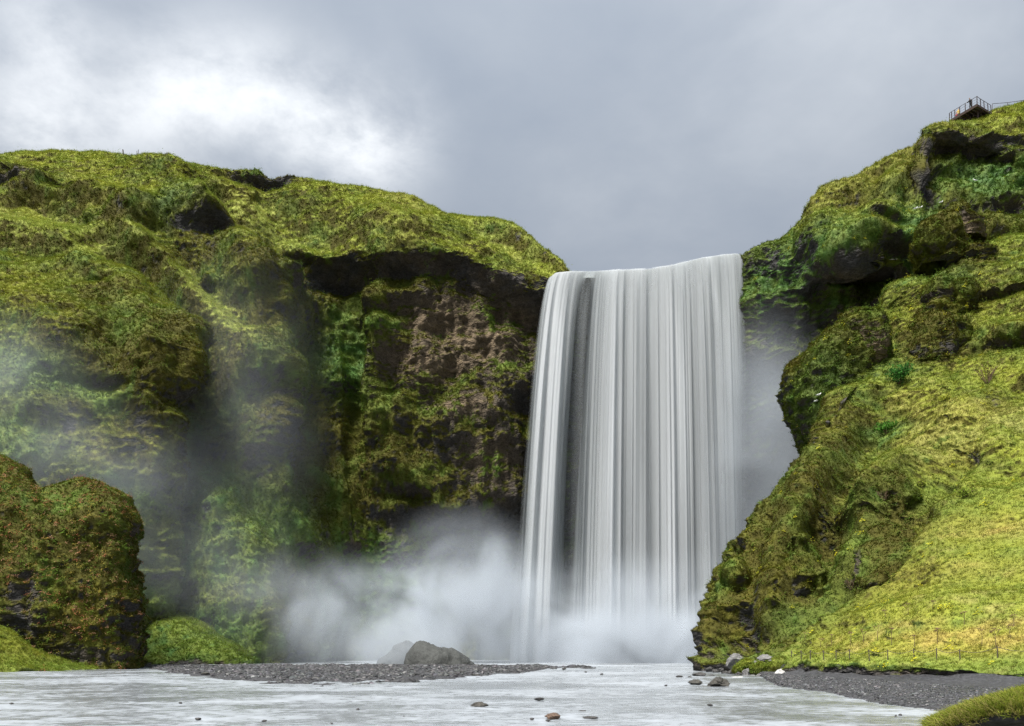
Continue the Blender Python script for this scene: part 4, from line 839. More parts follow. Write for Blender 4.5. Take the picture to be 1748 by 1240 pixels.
idx = np.where(mossy, rng.integers(5, 8, NG), rng.integers(0, 5, NG))
leafy = rng.uniform(size=NG) < .045; idx = np.where(leafy, rng.integers(8, 11, NG), idx); size = np.where(leafy, rng.uniform(.35, .75, NG) * np.clip(d / 110, .4, 1), size)
tint[leafy] = lerp(tint[leafy], np.array((.09, .17, .03)), .5)
# small rosy and yellow leaves dotted over the dark outcrop
flor = (p[:, 0] < at(255,1000,80)[0]) & (p[:, 1] < 92) & (allC[sel][:, 0] < .10) & (rng.uniform(size=NG) < .10)
fc = np.array([(.34, .13, .07), (.30, .24, .05), (.36, .20, .12), (.12, .20, .03)])[rng.integers(0, 4, NG)]
tint[flor] = fc[flor]; idx[flor] = rng.integers(8, 11, NG)[flor]; size[flor] = rng.uniform(.2, .45, NG)[flor]
yel = (rng.uniform(size=NG) < .0015) & (p[:, 0] > 20); tint[yel] = (.45, .42, .03); idx[yel] = 8; size[yel] = rng.uniform(.3, .6, NG)[yel]
size3 = np.repeat(size[:, None], 3, 1); size3[:, 2] *= rng.uniform(.8, 1.3, NG)
scatter('grass', p, nn, np.clip(tint, .004, .6), size3, GR + MS + LF, 'short grass, moss and small leaves covering the slopes and cliffs', 'grass', seed=3, idx=idx)

# stones of the gravel bar and beach
ST = []
M_PEB, b = newmat('gravel_stones')
c = attr(b, 'tint', 'INSTANCER').outputs['Color']
tcn = b.n('ShaderNodeTexCoord').outputs['Object']
c = b.n('ShaderNodeVectorMath', operation='SCALE', ins={0: c, 'Scale': b.ramp(b.noise(tcn, 2.5, 4), .3, .7, .7, 1.3, False)}).outputs[0]
out(b, b.n('ShaderNodeBsdfPrincipled', ins={'Base Color': c, 'Roughness': .5}).outputs[0])
ST = [stone_mesh('pebble_%d' % i, 500 + i, M_PEB, 2, .2, .8, sy=.8, sz=.5) for i in range(6)]
q = BAR.reshape(-1, 3); hb = q[:, 2]; wgt = sstep(hb, -.06, .12) * (.35 + sstep(noise((q * np.array((.5, .25, 0))).astype(np.float32)), -.3, .3)); sel = rng.choice(len(q), 15000, p=wgt / wgt.sum())
p1 = q[sel] + rng.uniform(-.12, .12, (len(sel), 3)) * np.array((1, 1, 0)); s1 = rng.lognormal(math.log(.105), .45, len(sel)).clip(.05, .36)
q = BEACH[:, 3:int(BEACH.shape[1] * .72)].reshape(-1, 3); sel = rng.choice(len(q), 16000); p2 = q[sel] + rng.uniform(-.1, .1, (len(sel), 3)) * np.array((1, 1, 0)); s2 = rng.lognormal(math.log(.042), .45, len(sel)).clip(.02, .14)
pp = np.concatenate([p1, p2]); ss = np.concatenate([s1, s2]); n = len(pp)
tt = np.clip(rng.lognormal(math.log(.036), .55, (n, 1)), .012, .2) * np.array((1, .98, 1.0)) * rng.uniform(.92, 1.08, (n, 3))
scatter('gravel', pp, np.repeat([[0, 0, 1.]], n, 0), tt, ss, ST, 'loose dark gravel stones on the river bar and beach', 'gravel', lean=0, seed=4)

# ------------------------------------------------------------------ waterfall
lip = [(938,476,131.0),(952,468,131.2),(985,464.5,131.4),(1040,463,131.4),(1098,461,131.3),(1140,456,130.9),(1170,448,130.5),(1200,441,130.0),(1235,436,129.6),(1258,434,129.2),(1274,438,128.8)]
lipw = np.array([at(*q) for q in lip]); lt = np.concatenate([[0], np.cumsum(np.linalg.norm(np.diff(lipw, axis=0), axis=1))]); lt /= lt[-1]
def fall_material(name, tone):
    m, b = newmat(name)
    a = attr(b, 'cover').outputs['Fac']; uv = attr(b, 'uvw').outputs['Vector']
    s1 = b.noise(b.n('ShaderNodeMapping', ins={0: uv, 3: (95, 1.2, 1)}).outputs[0], 1, 4, .6)
    s2 = b.noise(b.n('ShaderNodeMapping', ins={0: uv, 3: (26, .8, 1)}).outputs[0], 1, 4, .5, .25)
    s3 = b.noise(b.n('ShaderNodeMapping', ins={0: uv, 3: (18, 3.5, 1)}).outputs[0], 1, 3, .5)
    wu = b.noise(b.n('ShaderNodeMapping', ins={0: uv, 3: (6, .8, 1)}).outputs[0], 1, 2, .5)
    uw = b.n('ShaderNodeVectorMath', operation='ADD', ins={0: uv, 1: b.n('ShaderNodeCombineXYZ', ins={0: b.m('MULTIPLY', wu, .10)}).outputs[0]}).outputs[0]
    s2 = b.noise(b.n('ShaderNodeMapping', ins={0: uw, 3: (11, .40, 1)}).outputs[0], 1, 3, .52)
    st_ = b.m('ADD', b.m('MULTIPLY', b.m('SUBTRACT', s1, .5), b.ramp(b.n('ShaderNodeSeparateXYZ', ins={0: attr(b, 'fallen').outputs['Vector']}).outputs[0], 0, .45, .26, .05)), b.m('ADD', .225, b.m('ADD', b.m('MULTIPLY', s2, .62), b.m('MULTIPLY', s3, .08))))
    al = b.m('ADD', b.m('MULTIPLY', b.m('SUBTRACT', st_, .565), 1.5), a, clamp=True)
    body = b.noise(b.n('ShaderNodeMapping', ins={0: uv, 3: (9, .9, 1)}).outputs[0], 1, 3, .5, .3)
    c = b.mix(b.m('MULTIPLY', b.ramp(st_, .42, .75), b.ramp(body, .35, .62, .1, 1.0)), tuple(x * k_ for x, k_ in zip(tone, (.74, .74, .735))), tone)
    d = b.n('ShaderNodeBsdfDiffuse', ins={0: c}); t = b.n('ShaderNodeBsdfTranslucent', ins={0: c})
    mx = b.n('ShaderNodeMixShader', ins={0: .5, 1: d.outputs[0], 2: t.outputs[0]})
    tr = b.n('ShaderNodeBsdfTransparent')
    out(b, b.n('ShaderNodeMixShader', ins={0: al, 1: tr.outputs[0], 2: mx.outputs[0]}).outputs[0]); return m
def curtain(u0, u1, nu, nv, seed, vout, off, cover, mat, ridge=.25):
    u = np.linspace(u0, u1, nu); v = np.linspace(0, 1, nv)
    base = np.stack([np.interp(u, lt, lipw[:, k]) for k in range(3)], 1)
    h = base[:, 2]
    q1 = np.stack([u * 26, 0 * u, 0 * u + seed], 1).astype(np.float32); vo = vout * (1 + .35 * fbm(q1, 3, seed)) + off
    vx = np.interp(u, [0, .15, .4, .8, 1], [-1.75, -1.25, -.55, -.05, .25])
    U, Vv = np.meshgrid(u, v, indexing='ij')
    # over the lip (v<.06: the approach), then free fall
    ap = .05; fv = np.clip((Vv - ap) / (1 - ap), 0, 1); tm = fv * np.sqrt(2 * (h[:, None] + .6) / 9.81)
    X = base[:, 0:1] + vx[:, None] * tm
    Y = base[:, 1:2] - vo[:, None] * tm - off * .3 + np.clip((ap - Vv) / ap, 0, 1) * 2.5
    Z = base[:, 2:3] - .5 * 9.81 * tm ** 2 + np.clip((ap - Vv) / ap, 0, 1) * .12 + .1 * off
    q = np.stack([U.ravel() * 16, Vv.ravel() * 1.0, np.full(U.size, seed * 3.1)], 1).astype(np.float32)
    rg = (fbm(q, 3, seed) * ridge).reshape(U.shape) * np.clip(fv * 6, .15, 1) * (1 + fv * 1.5)
    Y = Y - rg
    lo_ = fbm(np.stack([U.ravel() * 8, fv.ravel() * .9, np.full(U.size, seed * 1.7)], 1).astype(np.float32), 2, 31 + seed).reshape(U.shape)
    cv = cover(U, fv) + .22 * lo_
    P = np.stack([X, Y, Z], -1)
    me = grid_mesh('water_curtain', P, mat, dict(cover=cv.ravel(), fallen=np.repeat(fv.ravel()[:, None], 3, 1), uvw=np.stack([U.ravel() + seed * .37, Vv.ravel() + seed, np.zeros(U.size)], 1)))
    return me
def dip(u, c, w_): return np.exp(-((u - c) / w_) ** 2)
def edges(U, V, e0=.03, e1=.03): return sstep(U, 0, e0 + .06 * V) * (1 - sstep(U, 1 - e1 - .13 * V, 1))
def cov_back(U, V):
    c = 1.15 + .15 * V - 1.7 * dip(U, .225 - .02 * V, .034 + .004 * V) * (.25 + .75 * sstep(V, 0, .3)) * (1 - .25 * sstep(V, .6, 1.)) - .5 * dip(U, .30, .03) * (1 - V) - .3 * dip(U, .42, .03) * (1 - V) ** 2
    return np.maximum(c, .16 - .06 * V) + sstep(V, .82, 1.) * .6 - (1 - edges(U, V)) * 1.6
def cov_mid(U, V):
    c = .55 + .35 * sstep(V, .05, .5) - 1.15 * dip(U, .222 - .018 * V, .044) * (.3 + .7 * sstep(V, 0, .3)) - .35 * dip(U, .5, .05) * (1 - V) - .4 * dip(U, .72, .022) * dip(V, .3, .18) - .3 * dip(U, .86, .02) * dip(V, .28, .12)
    return c + sstep(V, .8, 1.) * .5 - (1 - edges(U, V, .02, .06)) * 1.8
def cov_front(U, V):
    q = np.stack([U.ravel() * 9, V.ravel() * 1.1, 0 * U.ravel()], 1).astype(np.float32)
    c = .16 + .42 * fbm(q, 2, 77).reshape(U.shape) + .35 * sstep(V, .1, .6) + .35 * dip(U, .09, .06) + .3 * dip(U, .62, .14) * sstep(V, .15, .4)
    return c - 1.1 * dip(U, .22 - .015 * V, .05) - (1 - edges(U, V, .04, .10)) * 2.0
fx, fy, fz = at(1080, 1135, 124)
fall = bpy.data.objects.new('waterfall', None); link(fall, kind='structure', label='tall white waterfall dropping in silky curtains between the green cliffs', category='waterfall')
fall.location = (fx, fy, 0)
tone_a, tone_b, tone_c = (.54, .575, .59), (.64, .67, .685), (.73, .755, .77)
for me in (curtain(0, 1, 320, 100, 1, 1.15, .0, cov_back, fall_material('fall_water_back', tone_a), .14), curtain(.0, 1, 320, 100, 2, 1.5, .35, cov_mid, fall_material('fall_water_mid', tone_b), .16), curtain(.0, 1, 320, 100, 3, 1.9, .7, cov_front, fall_material('fall_water_front', tone_c), .18)):
    o = link(bpy.data.objects.new('water_curtain', me), fall); o.location = (-fx, -fy, 0)
    # stream above the lip is part of the same sheet

# ------------------------------------------------------------------ spray: a real volume
def mist_volume(name, box, blobs_, nscale, label, dens=1., lo=.36, hi=.66, bright=(.77, .83, .90), floor=.02):
    m, b = newmat(name)
    pos = b.n('ShaderNodeNewGeometry').outputs['Position']
    tot = None
    for (cx, cy, cz), (rx, ry, rz), a in blobs_:
        v = b.v('DIVIDE', b.v('SUBTRACT', pos, (cx, cy, cz)).outputs[0], (rx, ry, rz)).outputs[0]
        l = b.v('LENGTH', v).outputs['Value']
        g = b.m('MULTIPLY', b.ramp(l, 0.0, 1.0, 1.0, 0.0), a)
        tot = g if tot is None else b.m('ADD', tot, g)
    n = b.noise(b.n('ShaderNodeMapping', ins={0: pos, 3: (1, 1, .8)}).outputs[0], nscale, 3, .6, .5)
    den = b.m('MULTIPLY', b.m('MULTIPLY', tot, b.ramp(n, lo, hi, floor, 1.5)), dens)
    pv = b.n('ShaderNodeVolumePrincipled', ins={'Color': (*bright, 1), 'Density': den, 'Anisotropy': .0})
    o = b.n('ShaderNodeOutputMaterial'); b.link(pv.outputs[0], o.inputs['Volume'])
    (x0, y0, z0), (x1, y1, z1) = box
    V = np.array([(x, y, z) for x in (x0, x1) for y in (y0, y1) for z in (z0, z1)], float)
    Q = np.array([(0,1,3,2),(4,6,7,5),(0,4,5,1),(2,3,7,6),(0,2,6,4),(1,5,7,3)])
    me = quads_mesh(bpy.data.meshes.new(name), V, Q, m, smooth=False)
    m.cycles.volume_step_rate = .6
    ob = link(bpy.data.objects.new(name, me), kind='stuff', label=label, category='mist')
    return ob
mist_volume('mist', ((-50, 89, -.3), (36, 134, 22)), [
    (at(1085,1122,116), (28, 14, 8), .36), (at(1080,1075,117), (26, 12, 13), .10),
    (at(790,1025,115), (15, 12, 14), .15), (at(690,1060,112), (20, 12, 10), .11), (at(540,1060,109), (18, 10, 11), .06), (at(715,1118,95.5), (12, 6, 5), .09)], .10,
    'dense white spray boiling up from the foot of the waterfall')
mist_volume('mist', ((-74, 90.5, 0), (-22, 107, 52)), [
    (at(60,770,97), (15, 6.5, 15), .042), (at(20,640,99), (12, 7, 10), .016), (at(250,880,100), (14, 6, 14), .034), (at(420,980,103), (14, 4, 10), .03)], .07,
    'thin veil of spray drifting in front of the mossy nose of the hillside', floor=.3)
mist_volume('mist', ((-58, 109, 4), (-22, 121, 60)), [
    (at(400,690,115), (17, 5.8, 27), .016)], .05,
    'faint spray haze drifting over the pale grass gully behind the mossy nose', floor=.45)
mist_volume('mist', ((22, 108, 0), (50, 132, 58)), [
    (at(1320,880,121), (12, 9, 28), .085), (at(1310,660,122), (9, 7, 15), .04)], .07,
    'grey veil of spray hanging in the gorge beside the waterfall', floor=.6)

# ------------------------------------------------------------------ finding the land under a surveyed point
LP, LN, LS = allP, allN, seen
LPX, LPY = pxs, pys
def land_at(px, py, rad=5, dmin=0, dmax=999):
    m_ = LS & (np.abs(LPX - px) < rad) & (np.abs(LPY - py) < rad) & (LP[:, 1] > dmin) & (LP[:, 1] < dmax)
    ii = np.nonzero(m_)[0]
    if len(ii) == 0: return land_at(px, py, rad * 2, dmin, dmax)
    dd = LP[ii, 1]; front = ii[dd < dd.min() + 2.5]
    j = front[np.argmin((LPX[front] - px) ** 2 + (LPY[front] - py) ** 2)]
    return LP[j].copy()
def skyline_at(px, dmin=0, dmax=999):
    ii = np.nonzero((np.abs(LPX - px) < 3) & (LP[:, 1] > dmin) & (LP[:, 1] < dmax))[0]
    return LP[ii[np.argmin(LPY[ii])]].copy()
class MB:                                # collects simple solids into one mesh
    def __init__(s): s.bm = bmesh.new()
    def bar(s, a, b, r, r2=None, n=6):
        a, b = Vector(a), Vector(b); ax = (b - a); L = ax.length
        if L < 1e-6: return s
        q = ax.to_track_quat('Z', 'Y').to_matrix().to_4x4()
        bmesh.ops.create_cone(s.bm, cap_ends=True, segments=n, radius1=r, radius2=r if r2 is None else r2, depth=L, matrix=Matrix.Translation((a + b) / 2) @ q)
        return s
    def box(s, a, b, w, h, up=(0, 0, 1)):
        a, b = Vector(a), Vector(b); ax = (b - a).normalized(); u = Vector(up); side = ax.cross(u).normalized(); u = side.cross(ax)
        vs = [s.bm.verts.new(e + side * (i * w / 2) + u * (j * h / 2)) for e in (a, b) for i, j in ((-1, -1), (1, -1), (1, 1), (-1, 1))]
        for f in ((0, 1, 2, 3), (7, 6, 5, 4), (0, 4, 5, 1), (1, 5, 6, 2), (2, 6, 7, 3), (3, 7, 4, 0)): s.bm.faces.new([vs[i] for i in f])
        return s
    def chain(s, pts, r, n=5):
        for a, b in zip(pts[:-1], pts[1:]): s.bar(a, b, r, None, n)
        return s
    def quad(s, *pts): s.bm.faces.new([s.bm.verts.new(q) for q in pts]); return s
    def build(s, name, mat, parent=None, **props):
        bmesh.ops.recalc_face_normals(s.bm, faces=s.bm.faces)
        me = bpy.data.meshes.new(name); s.bm.to_mesh(me); s.bm.free()
        for mm in (mat if isinstance(mat, (list, tuple)) else [mat]): me.materials.append(mm)
        return link(bpy.data.objects.new(name, me), parent, **props)
def empty(name, loc, **props):
    o = link(bpy.data.objects.new(name, None), **props); o.location = loc; return o

# ------------------------------------------------------------------ viewing platform on the crown
M_RUST = plain_material('rusty_steel', (.055, .034, .028), .7, .3)
M_DECK = plain_material('weathered_deck', (.060, .048, .042), .85)
M_CABLE = plain_material('rail_cable', (.10, .10, .10), .5, .6)
dA = 130.; zA = 1105 - 178
A_ = Vector(at(1668, 178, dA)); L_ = Vector(at(1621, 206, dA * zA / (1105 - 206))); R_ = Vector(at(1688, 190, dA * zA / (1105 - 190)))
o0 = A_.copy(); plat = empty('viewing_platform', o0, label='rusty steel viewing platform jutting out from the grassy cliff top', category='platform')
eL, eR = L_ - A_, R_ - A_
def pl(u, v, h=0): return eL * u + eR * v + Vector((0, 0, h))
for i in range(16):
    u = (i + .5) / 16; wd = eL.length / 16 * .9
    MB().box(pl(u, -.02, .02), pl(u, 1.25, .02), wd, .05).build('deck_plank', M_DECK, plat)
for i in range(8):
    u = .03 + .94 * i / 7; MB().box(pl(u, .02, -.15), pl(u, 1.3, -.15), .09, .24).build('joist', M_RUST, plat)
for (a, b) in (((-.01, 0), (1.01, 0)), ((0, -.01), (0, 1.25)), ((0, .62), (1, .62))):
    MB().box(pl(*a, -.17), pl(*b, -.17), .1, .34).build('edge_beam', M_RUST, plat)
MB().box(pl(1.0, -.01, -.17), pl(1.0, 1.25, -.17), .1, .34).build('edge_beam', M_RUST, plat)
for u, v in ((.12, .35), (.45, .35), (.75, .4), (.98, .3)):
    MB().box(pl(u, v, -.3), pl(u, v, -4.2), .2, .2, (1, 0, 0)).build('support_post', M_RUST, plat)
tops = []
for u, v in ((1.0, 0), (.92, 0), (.80, 0), (.62, 0), (.42, 0), (.18, 0), (0, 0), (0, .32), (0, .62), (0, .95), (0, 1.22)):
    lean = Vector((-.06, -.05, 0)) if v == 0 else Vector((-.10, 0, 0))
    a = pl(u, v, -.25); t_ = pl(u, v, 1.12) + lean; tops.append(t_)
    MB().box(a, t_, .075, .11, (0, 1, 0)).build('rail_post', M_RUST, plat)
MB().chain(tops, .035).build('top_rail', M_RUST, plat)
for f in (.35, .68):
    MB().chain([Vector((t_.x, t_.y, t_.z - 1.12 * f)) for t_ in tops], .012, 4).build('rail_cable', M_CABLE, plat)
# handrail running on along the cliff top
rail = [(1694, 183.5, 134.5), (1720, 181.5, 135.2), (1744, 178, 136), (1775, 174, 137)]
rb = [Vector(at(*q)) for q in rail]
hr = empty('path_railing', rb[0], label='thin steel railing along the grassy cliff top behind the platform', category='railing')
rt = []
for q in rb:
    t_ = q - rb[0] + Vector((0, 0, .55)); rt.append(t_); MB().bar(q - rb[0] + Vector((0, 0, -.8)), t_, .035).build('rail_post', M_RUST, hr)
MB().chain(rt, .035).build('top_rail', M_RUST, hr)

# ------------------------------------------------------------------ people on the platform
def skinned(name, joints, edges, mats, paint):
    me = bpy.data.meshes.new(name); me.from_pydata([j[:3] for j in joints], edges, [])
    o = bpy.data.objects.new(name, me); COL.objects.link(o)
    md = o.modifiers.new('skin', 'SKIN'); md.use_smooth_shade = True
    for i, j in enumerate(joints):
        sv = me.skin_vertices[0].data[i]; r = j[3]; sv.radius = r if isinstance(r, tuple) else (r, r); sv.use_root = (i == 0)
    o.modifiers.new('sub', 'SUBSURF').levels = 2
    dg = bpy.context.evaluated_depsgraph_get(); m2 = bpy.data.meshes.new_from_object(o.evaluated_get(dg))
    bpy.data.objects.remove(o); m2.name = name
    for mm in mats: m2.materials.append(mm)
    for f in m2.polygons: f.material_index = paint(f.center); f.use_smooth = True
    return m2
M_SKIN = plain_material('skin', (.42, .26, .19), .6); M_HAIR = plain_material('dark_hair', (.02, .015, .012), .6)
def person(loc, rot, jacket, trousers, label, pose='lean', scale=1.):
    mj = plain_material('jacket_cloth', jacket, .8); mt = plain_material('trouser_cloth', trousers, .85)
    fw = .16 if pose == 'lean' else .02
    J = [(0, 0, .95, (.16, .11)), (0, fw * .4, 1.15, (.15, .10)), (0, fw * .9, 1.38, (.19, .11)), (0, fw * 1.15, 1.50, .06), (0, fw * 1.3, 1.58, .075), (0, fw * 1.4, 1.68, .095), (0, fw * 1.4, 1.76, .07),
         (-.10, 0, .88, .10), (-.11, .03, .50, .075), (-.12, -.02, .09, .05), (-.12, .14, .04, .045), (.10, 0, .88, .10), (.11, .05, .50, .075), (.12, -.02, .09, .05), (.12, .14, .04, .045),
         (-.20, fw * .95, 1.40, .075), (-.26, fw + .10, 1.16, .055), (-.20, fw + .33, 1.12, .042), (-.19, fw + .42, 1.11, .04), (.20, fw * .95, 1.40, .075), (.26, fw + .10, 1.16, .055), (.20, fw + .33, 1.12, .042), (.19, fw + .42, 1.11, .04)]
    E = [(0, 1), (1, 2), (2, 3), (3, 4), (4, 5), (5, 6), (0, 7), (7, 8), (8, 9), (9, 10), (0, 11), (11, 12), (12, 13), (13, 14), (2, 15), (15, 16), (16, 17), (17, 18), (2, 19), (19, 20), (20, 21), (21, 22)]
    def paint(c):
        if c.z > 1.53: return 3 if (c.z > 1.70 or c.y < fw * 1.3) else 2
        if abs(c.x) > .1 and c.y > fw + .34 and c.z > 1: return 2
        return 0 if c.z > .88 else 1
    me = skinned('person', J, E, [mj, mt, M_SKIN, M_HAIR], paint)
    o = link(bpy.data.objects.new('person', me), label=label, category='person'); o.location = loc; o.rotation_euler = (0, 0, R(rot)); o.scale = (scale,) * 3
    return o
person(o0 + pl(.30, .16, .045), 115, (.018, .020, .028), (.016, .018, .022), 'person in dark clothes leaning on the platform rail')
person(o0 + pl(.80, .30, .045), 120, (.62, .42, .10), (.05, .05, .06), 'person in a yellow jacket standing on the platform', 'stand', .92)
person(o0 + pl(.92, .42, .045), 120, (.30, .05, .06), (.04, .04, .05), 'person in a red jacket at the far end of the platform', 'stand', .78)

# ------------------------------------------------------------------ rope fence along the foot of the slope
M_POST = plain_material('old_wood_post', (.075, .060, .045), .9); M_ROPE = plain_material('rope', (.10, .085, .06), .95)
tp = []
for px, py, hpx in ((1352,1127,16),(1368,1126,16),(1385,1127,16),(1406.5,1127,16),(1427,1127,17),(1452,1127,18),(1484,1127,20),(1517,1127,18),(1561.5,1127,19),(1598,1126,20),(1640,1125,17),(1703,1122,20),(1790,1122,20)):
    q = land_at(px, py, 4, 30, 70); h = hpx * q[1] / F
    lx = random.uniform(-.05, .05); base = Vector(q)
    mb = MB(); mb.bar((0, 0, -.25), (lx, 0, h), .032, .028, 7); mb.bar((lx - .035, 0, h - .07), (lx + .035, 0, h - .07), .018, None, 6)
    if px < 1760:
        o = mb.build('fence_post', M_POST, None, label='thin leaning rope fence post at the foot of the grass slope', category='post', group='rope fence posts'); o.location = base
    else: mb.bm.free()
    tp.append(base + Vector((lx, 0, h - .06)))
for a, b in zip(tp[:-1], tp[1:]):
    L = (b - a).length; sag = .10 + .055 * L
    pts = [a.lerp(b, t) - Vector((0, 0, sag * 4 * t * (1 - t))) - a for t in np.linspace(0, 1, 11)]
    o = MB().chain(pts, .014, 5).build('rope', M_ROPE, None, label='slack rope hanging between two fence posts at the slope foot', category='rope', group='ropes of the fence'); o.location = a
# old posts on the far ridge
for px, hpx, w_, ln, lab in ((212, 8, .11, -.15, 'thick leaning wooden post alone on the grassy ridge'), (232.5, 7, .05, 0, None), (235.5, 8, .05, 0, None), (251, 10, .05, 0, None), (256, 9, .05, 0, None)):
    q = skyline_at(px, 120, 156) if px < 250 else land_at(px, 274, 4, 120, 156); h = hpx * q[1] / F
    o = MB().bar((0, 0, -.5), (ln, 0, h), w_, w_ * .9, 7).build('fence_post', M_POST, None, label=lab or 'thin upright fence post on the grassy ridge', category='post')
    if not lab: o['group'] = 'thin posts on the ridge'
    o.location = q
for px in (1347, 1356):
    q = skyline_at(px, 110, 140)
    o = MB().bar((0, 0, -.4), (0, 0, .55), .03, .03, 6).build('fence_post', M_POST, None, label='tiny marker post on the skyline beside the waterfall top', category='post', group='marker posts by the waterfall'); o.location = q

# ------------------------------------------------------------------ driftwood
x, y, z = atz(1676, 1164, .25); o = MB().bar((-.42, 0, .05), (.1, .04, .07), .045, .06, 8).bar((.1, .04, .07), (.45, -.02, .09), .06, .03, 8).build('driftwood', M_ROCK_W, None, label='bleached driftwood stick lying on the dark gravel beach', category='driftwood'); o.location = (x, y, z - .01)
x, y, z = atz(1703, 1187, .22); o = MB().bar((0, 0, -.1), (-.03, 0, .22), .012, .01, 6).bar((-.03, 0, .22), (-.06, 0, .30), .01, .006, 6).build('stick', M_POST, None, label='small dark stick standing upright in the gravel beach', category='stick'); o.location = (x, y, z)

# ------------------------------------------------------------------ dried umbel plants and shrubs on the slope
M_STALK = plain_material('dry_stalk', (.13, .085, .045), .9); M_SEED = plain_material('dry_umbel', (.16, .10, .05), .95)
for k, (px, py, hpx) in enumerate(((1453,1103,20),(1474,1098,22),(1500,1094,24),(1523,1102,27),(1550,1050,18),(1598,1100,24),(1645,1068,20),(1677,1102,24),(1701,1106,30),(1727,1090,22),(1419,1103,17),(1399,1106,14),(1375,1094,12),(1561,1106,18),(1510,1055,12),(1592,1040,12),(1730,1068,16))):
    q = land_at(px, py, 5, 30, 75); h = hpx * q[1] / F; r_ = random.Random(k)
    root = empty('dried_plant', q, label='brown dried umbel plant standing in the grass slope', category='plant', group='dried umbel plants on the slope')
    top = Vector((r_.uniform(-.1, .1) * h, r_.uniform(-.1, .1) * h, h)); mid = Vector((r_.uniform(-.06, .06), 0, h * .55))
    mb = MB().bar((0, 0, -.1), mid, .02, .015, 5).bar(mid, top, .015, .009, 5)
    heads = [(top, .17)]
    for j in range(r_.randint(1, 3)):
        a = mid.lerp(top, r_.uniform(0, .5)); e = a + Vector((r_.uniform(-.22, .22), r_.uniform(-.22, .22), r_.uniform(.15, .35) * h)); mb.bar(a, e, .009, .006, 4); heads.append((e, .11))
    mb.build('stem', M_STALK, root)
    for e, rad in heads:
        hb_ = MB()
        for j in range(9):
            an = j * 2.4; rr = rad * math.sqrt((j + .5) / 9); t_ = e + Vector((math.cos(an) * rr, math.sin(an) * rr, .10 - rr * .25)); hb_.bar(e, t_, .005, .004, 3)
            bmesh.ops.create_icosphere(hb_.bm, subdivisions=1, radius=.028, matrix=Matrix.Translation(t_) @ Matrix.Scale(.6, 4, (0, 0, 1)))
        hb_.build('umbel', M_SEED, root)
def leaf_material(name, colr):
    m, b = newmat(name)
    pos = b.n('ShaderNodeNewGeometry').outputs['Position']
    c = b.n('ShaderNodeVectorMath', operation='SCALE', ins={0: colr, 'Scale': b.ramp(b.noise(pos, 9, 2), .3, .7, .55, 1.5, False)}).outputs[0]
    d = b.n('ShaderNodeBsdfDiffuse', ins={0: c}); t = b.n('ShaderNodeBsdfTranslucent', ins={0: c})
    out(b, b.n('ShaderNodeMixShader', ins={0: .35, 1: d.outputs[0], 2: t.outputs[0]}).outputs[0]); return m
def shrub(px, py, wpx, hpx, colr, label, n=420, leaf=.14, bare=False, dmin=60, dmax=115):
    q = land_at(px, py, 6, dmin, dmax); sc = q[1] / F; w_, h = wpx * sc / 2, hpx * sc; r = np.random.default_rng(int(px))
    root = empty('shrub', q, label=label, category='shrub'); mb = MB(); tips = []
    for k in range(26 if bare else 12):
        a = r.uniform(0, 6.28); e = Vector((math.cos(a) * w_ * r.uniform(.3, 1), math.sin(a) * w_ * r.uniform(.2, .8), h * r.uniform(.5, 1.05))); m1 = e * .5 + Vector((0, 0, h * .1))
        mb.bar((0, 0, -.2), m1, .03, .02, 4).bar(m1, e, .02, .008, 4); tips.append(e)
        for j in range(3): mb.bar(m1.lerp(e, r.uniform(.2, .8)), e + Vector(tuple(r.normal(0, .25, 3) * w_ * .6)), .01, .004, 3)
    mb.build('branches', M_STALK, root)
    V, Q = [], []
    for k in range(n):
        t_ = tips[r.integers(len(tips))]; c = np.array(t_) * r.uniform(.55, 1.0) + r.normal(0, .16, 3) * np.array((w_, w_, h)); c[2] = max(c[2], .05)
        u = r.normal(size=3); u /= np.linalg.norm(u); v = np.cross(u, r.normal(size=3)); v /= np.linalg.norm(v); u *= leaf; v *= leaf * .6; i = len(V)
        V += [c - u, c - v, c + u, c + v]; Q.append((i, i + 1, i + 2, i + 3))
    me = quads_mesh(bpy.data.meshes.new('leaves'), np.array(V), np.array(Q), leaf_material('shrub_leaf', colr), smooth=False)
    link(bpy.data.objects.new('leaves', me), root)
shrub(1533, 655, 42, 30, (.05, .15, .03), 'deep green leafy shrub below the bare brown rock nose', 700)
shrub(1515, 742, 44, 18, (.08, .19, .03), 'low bright green leafy shrub alone on the slope', 520)
shrub(1685, 655, 60, 34, (.16, .12, .05), 'grey-brown twiggy shrub at the foot of a mossy ledge', 160, .09, True)
shrub(1612, 685, 22, 10, (.32, .34, .05), 'small pale yellow flowering clump in the grass', 200, .10)
shrub(1575, 832, 20, 12, (.26, .30, .05), 'pale lime leafy clump beside the dark gully', 180, .10)
shrub(1648, 850, 34, 16, (.20, .26, .04), 'lime green leafy patch in the slope below the gully', 260, .11)
shrub(1452, 1005, 26, 20, (.14, .12, .08), 'grey dead brushwood under the wedge-shaped crag', 90, .07, True, 55, 80)
shrub(1510, 860, 28, 22, (.12, .11, .06), 'sparse grey twigs above the dark mossy hump', 60, .07, True)

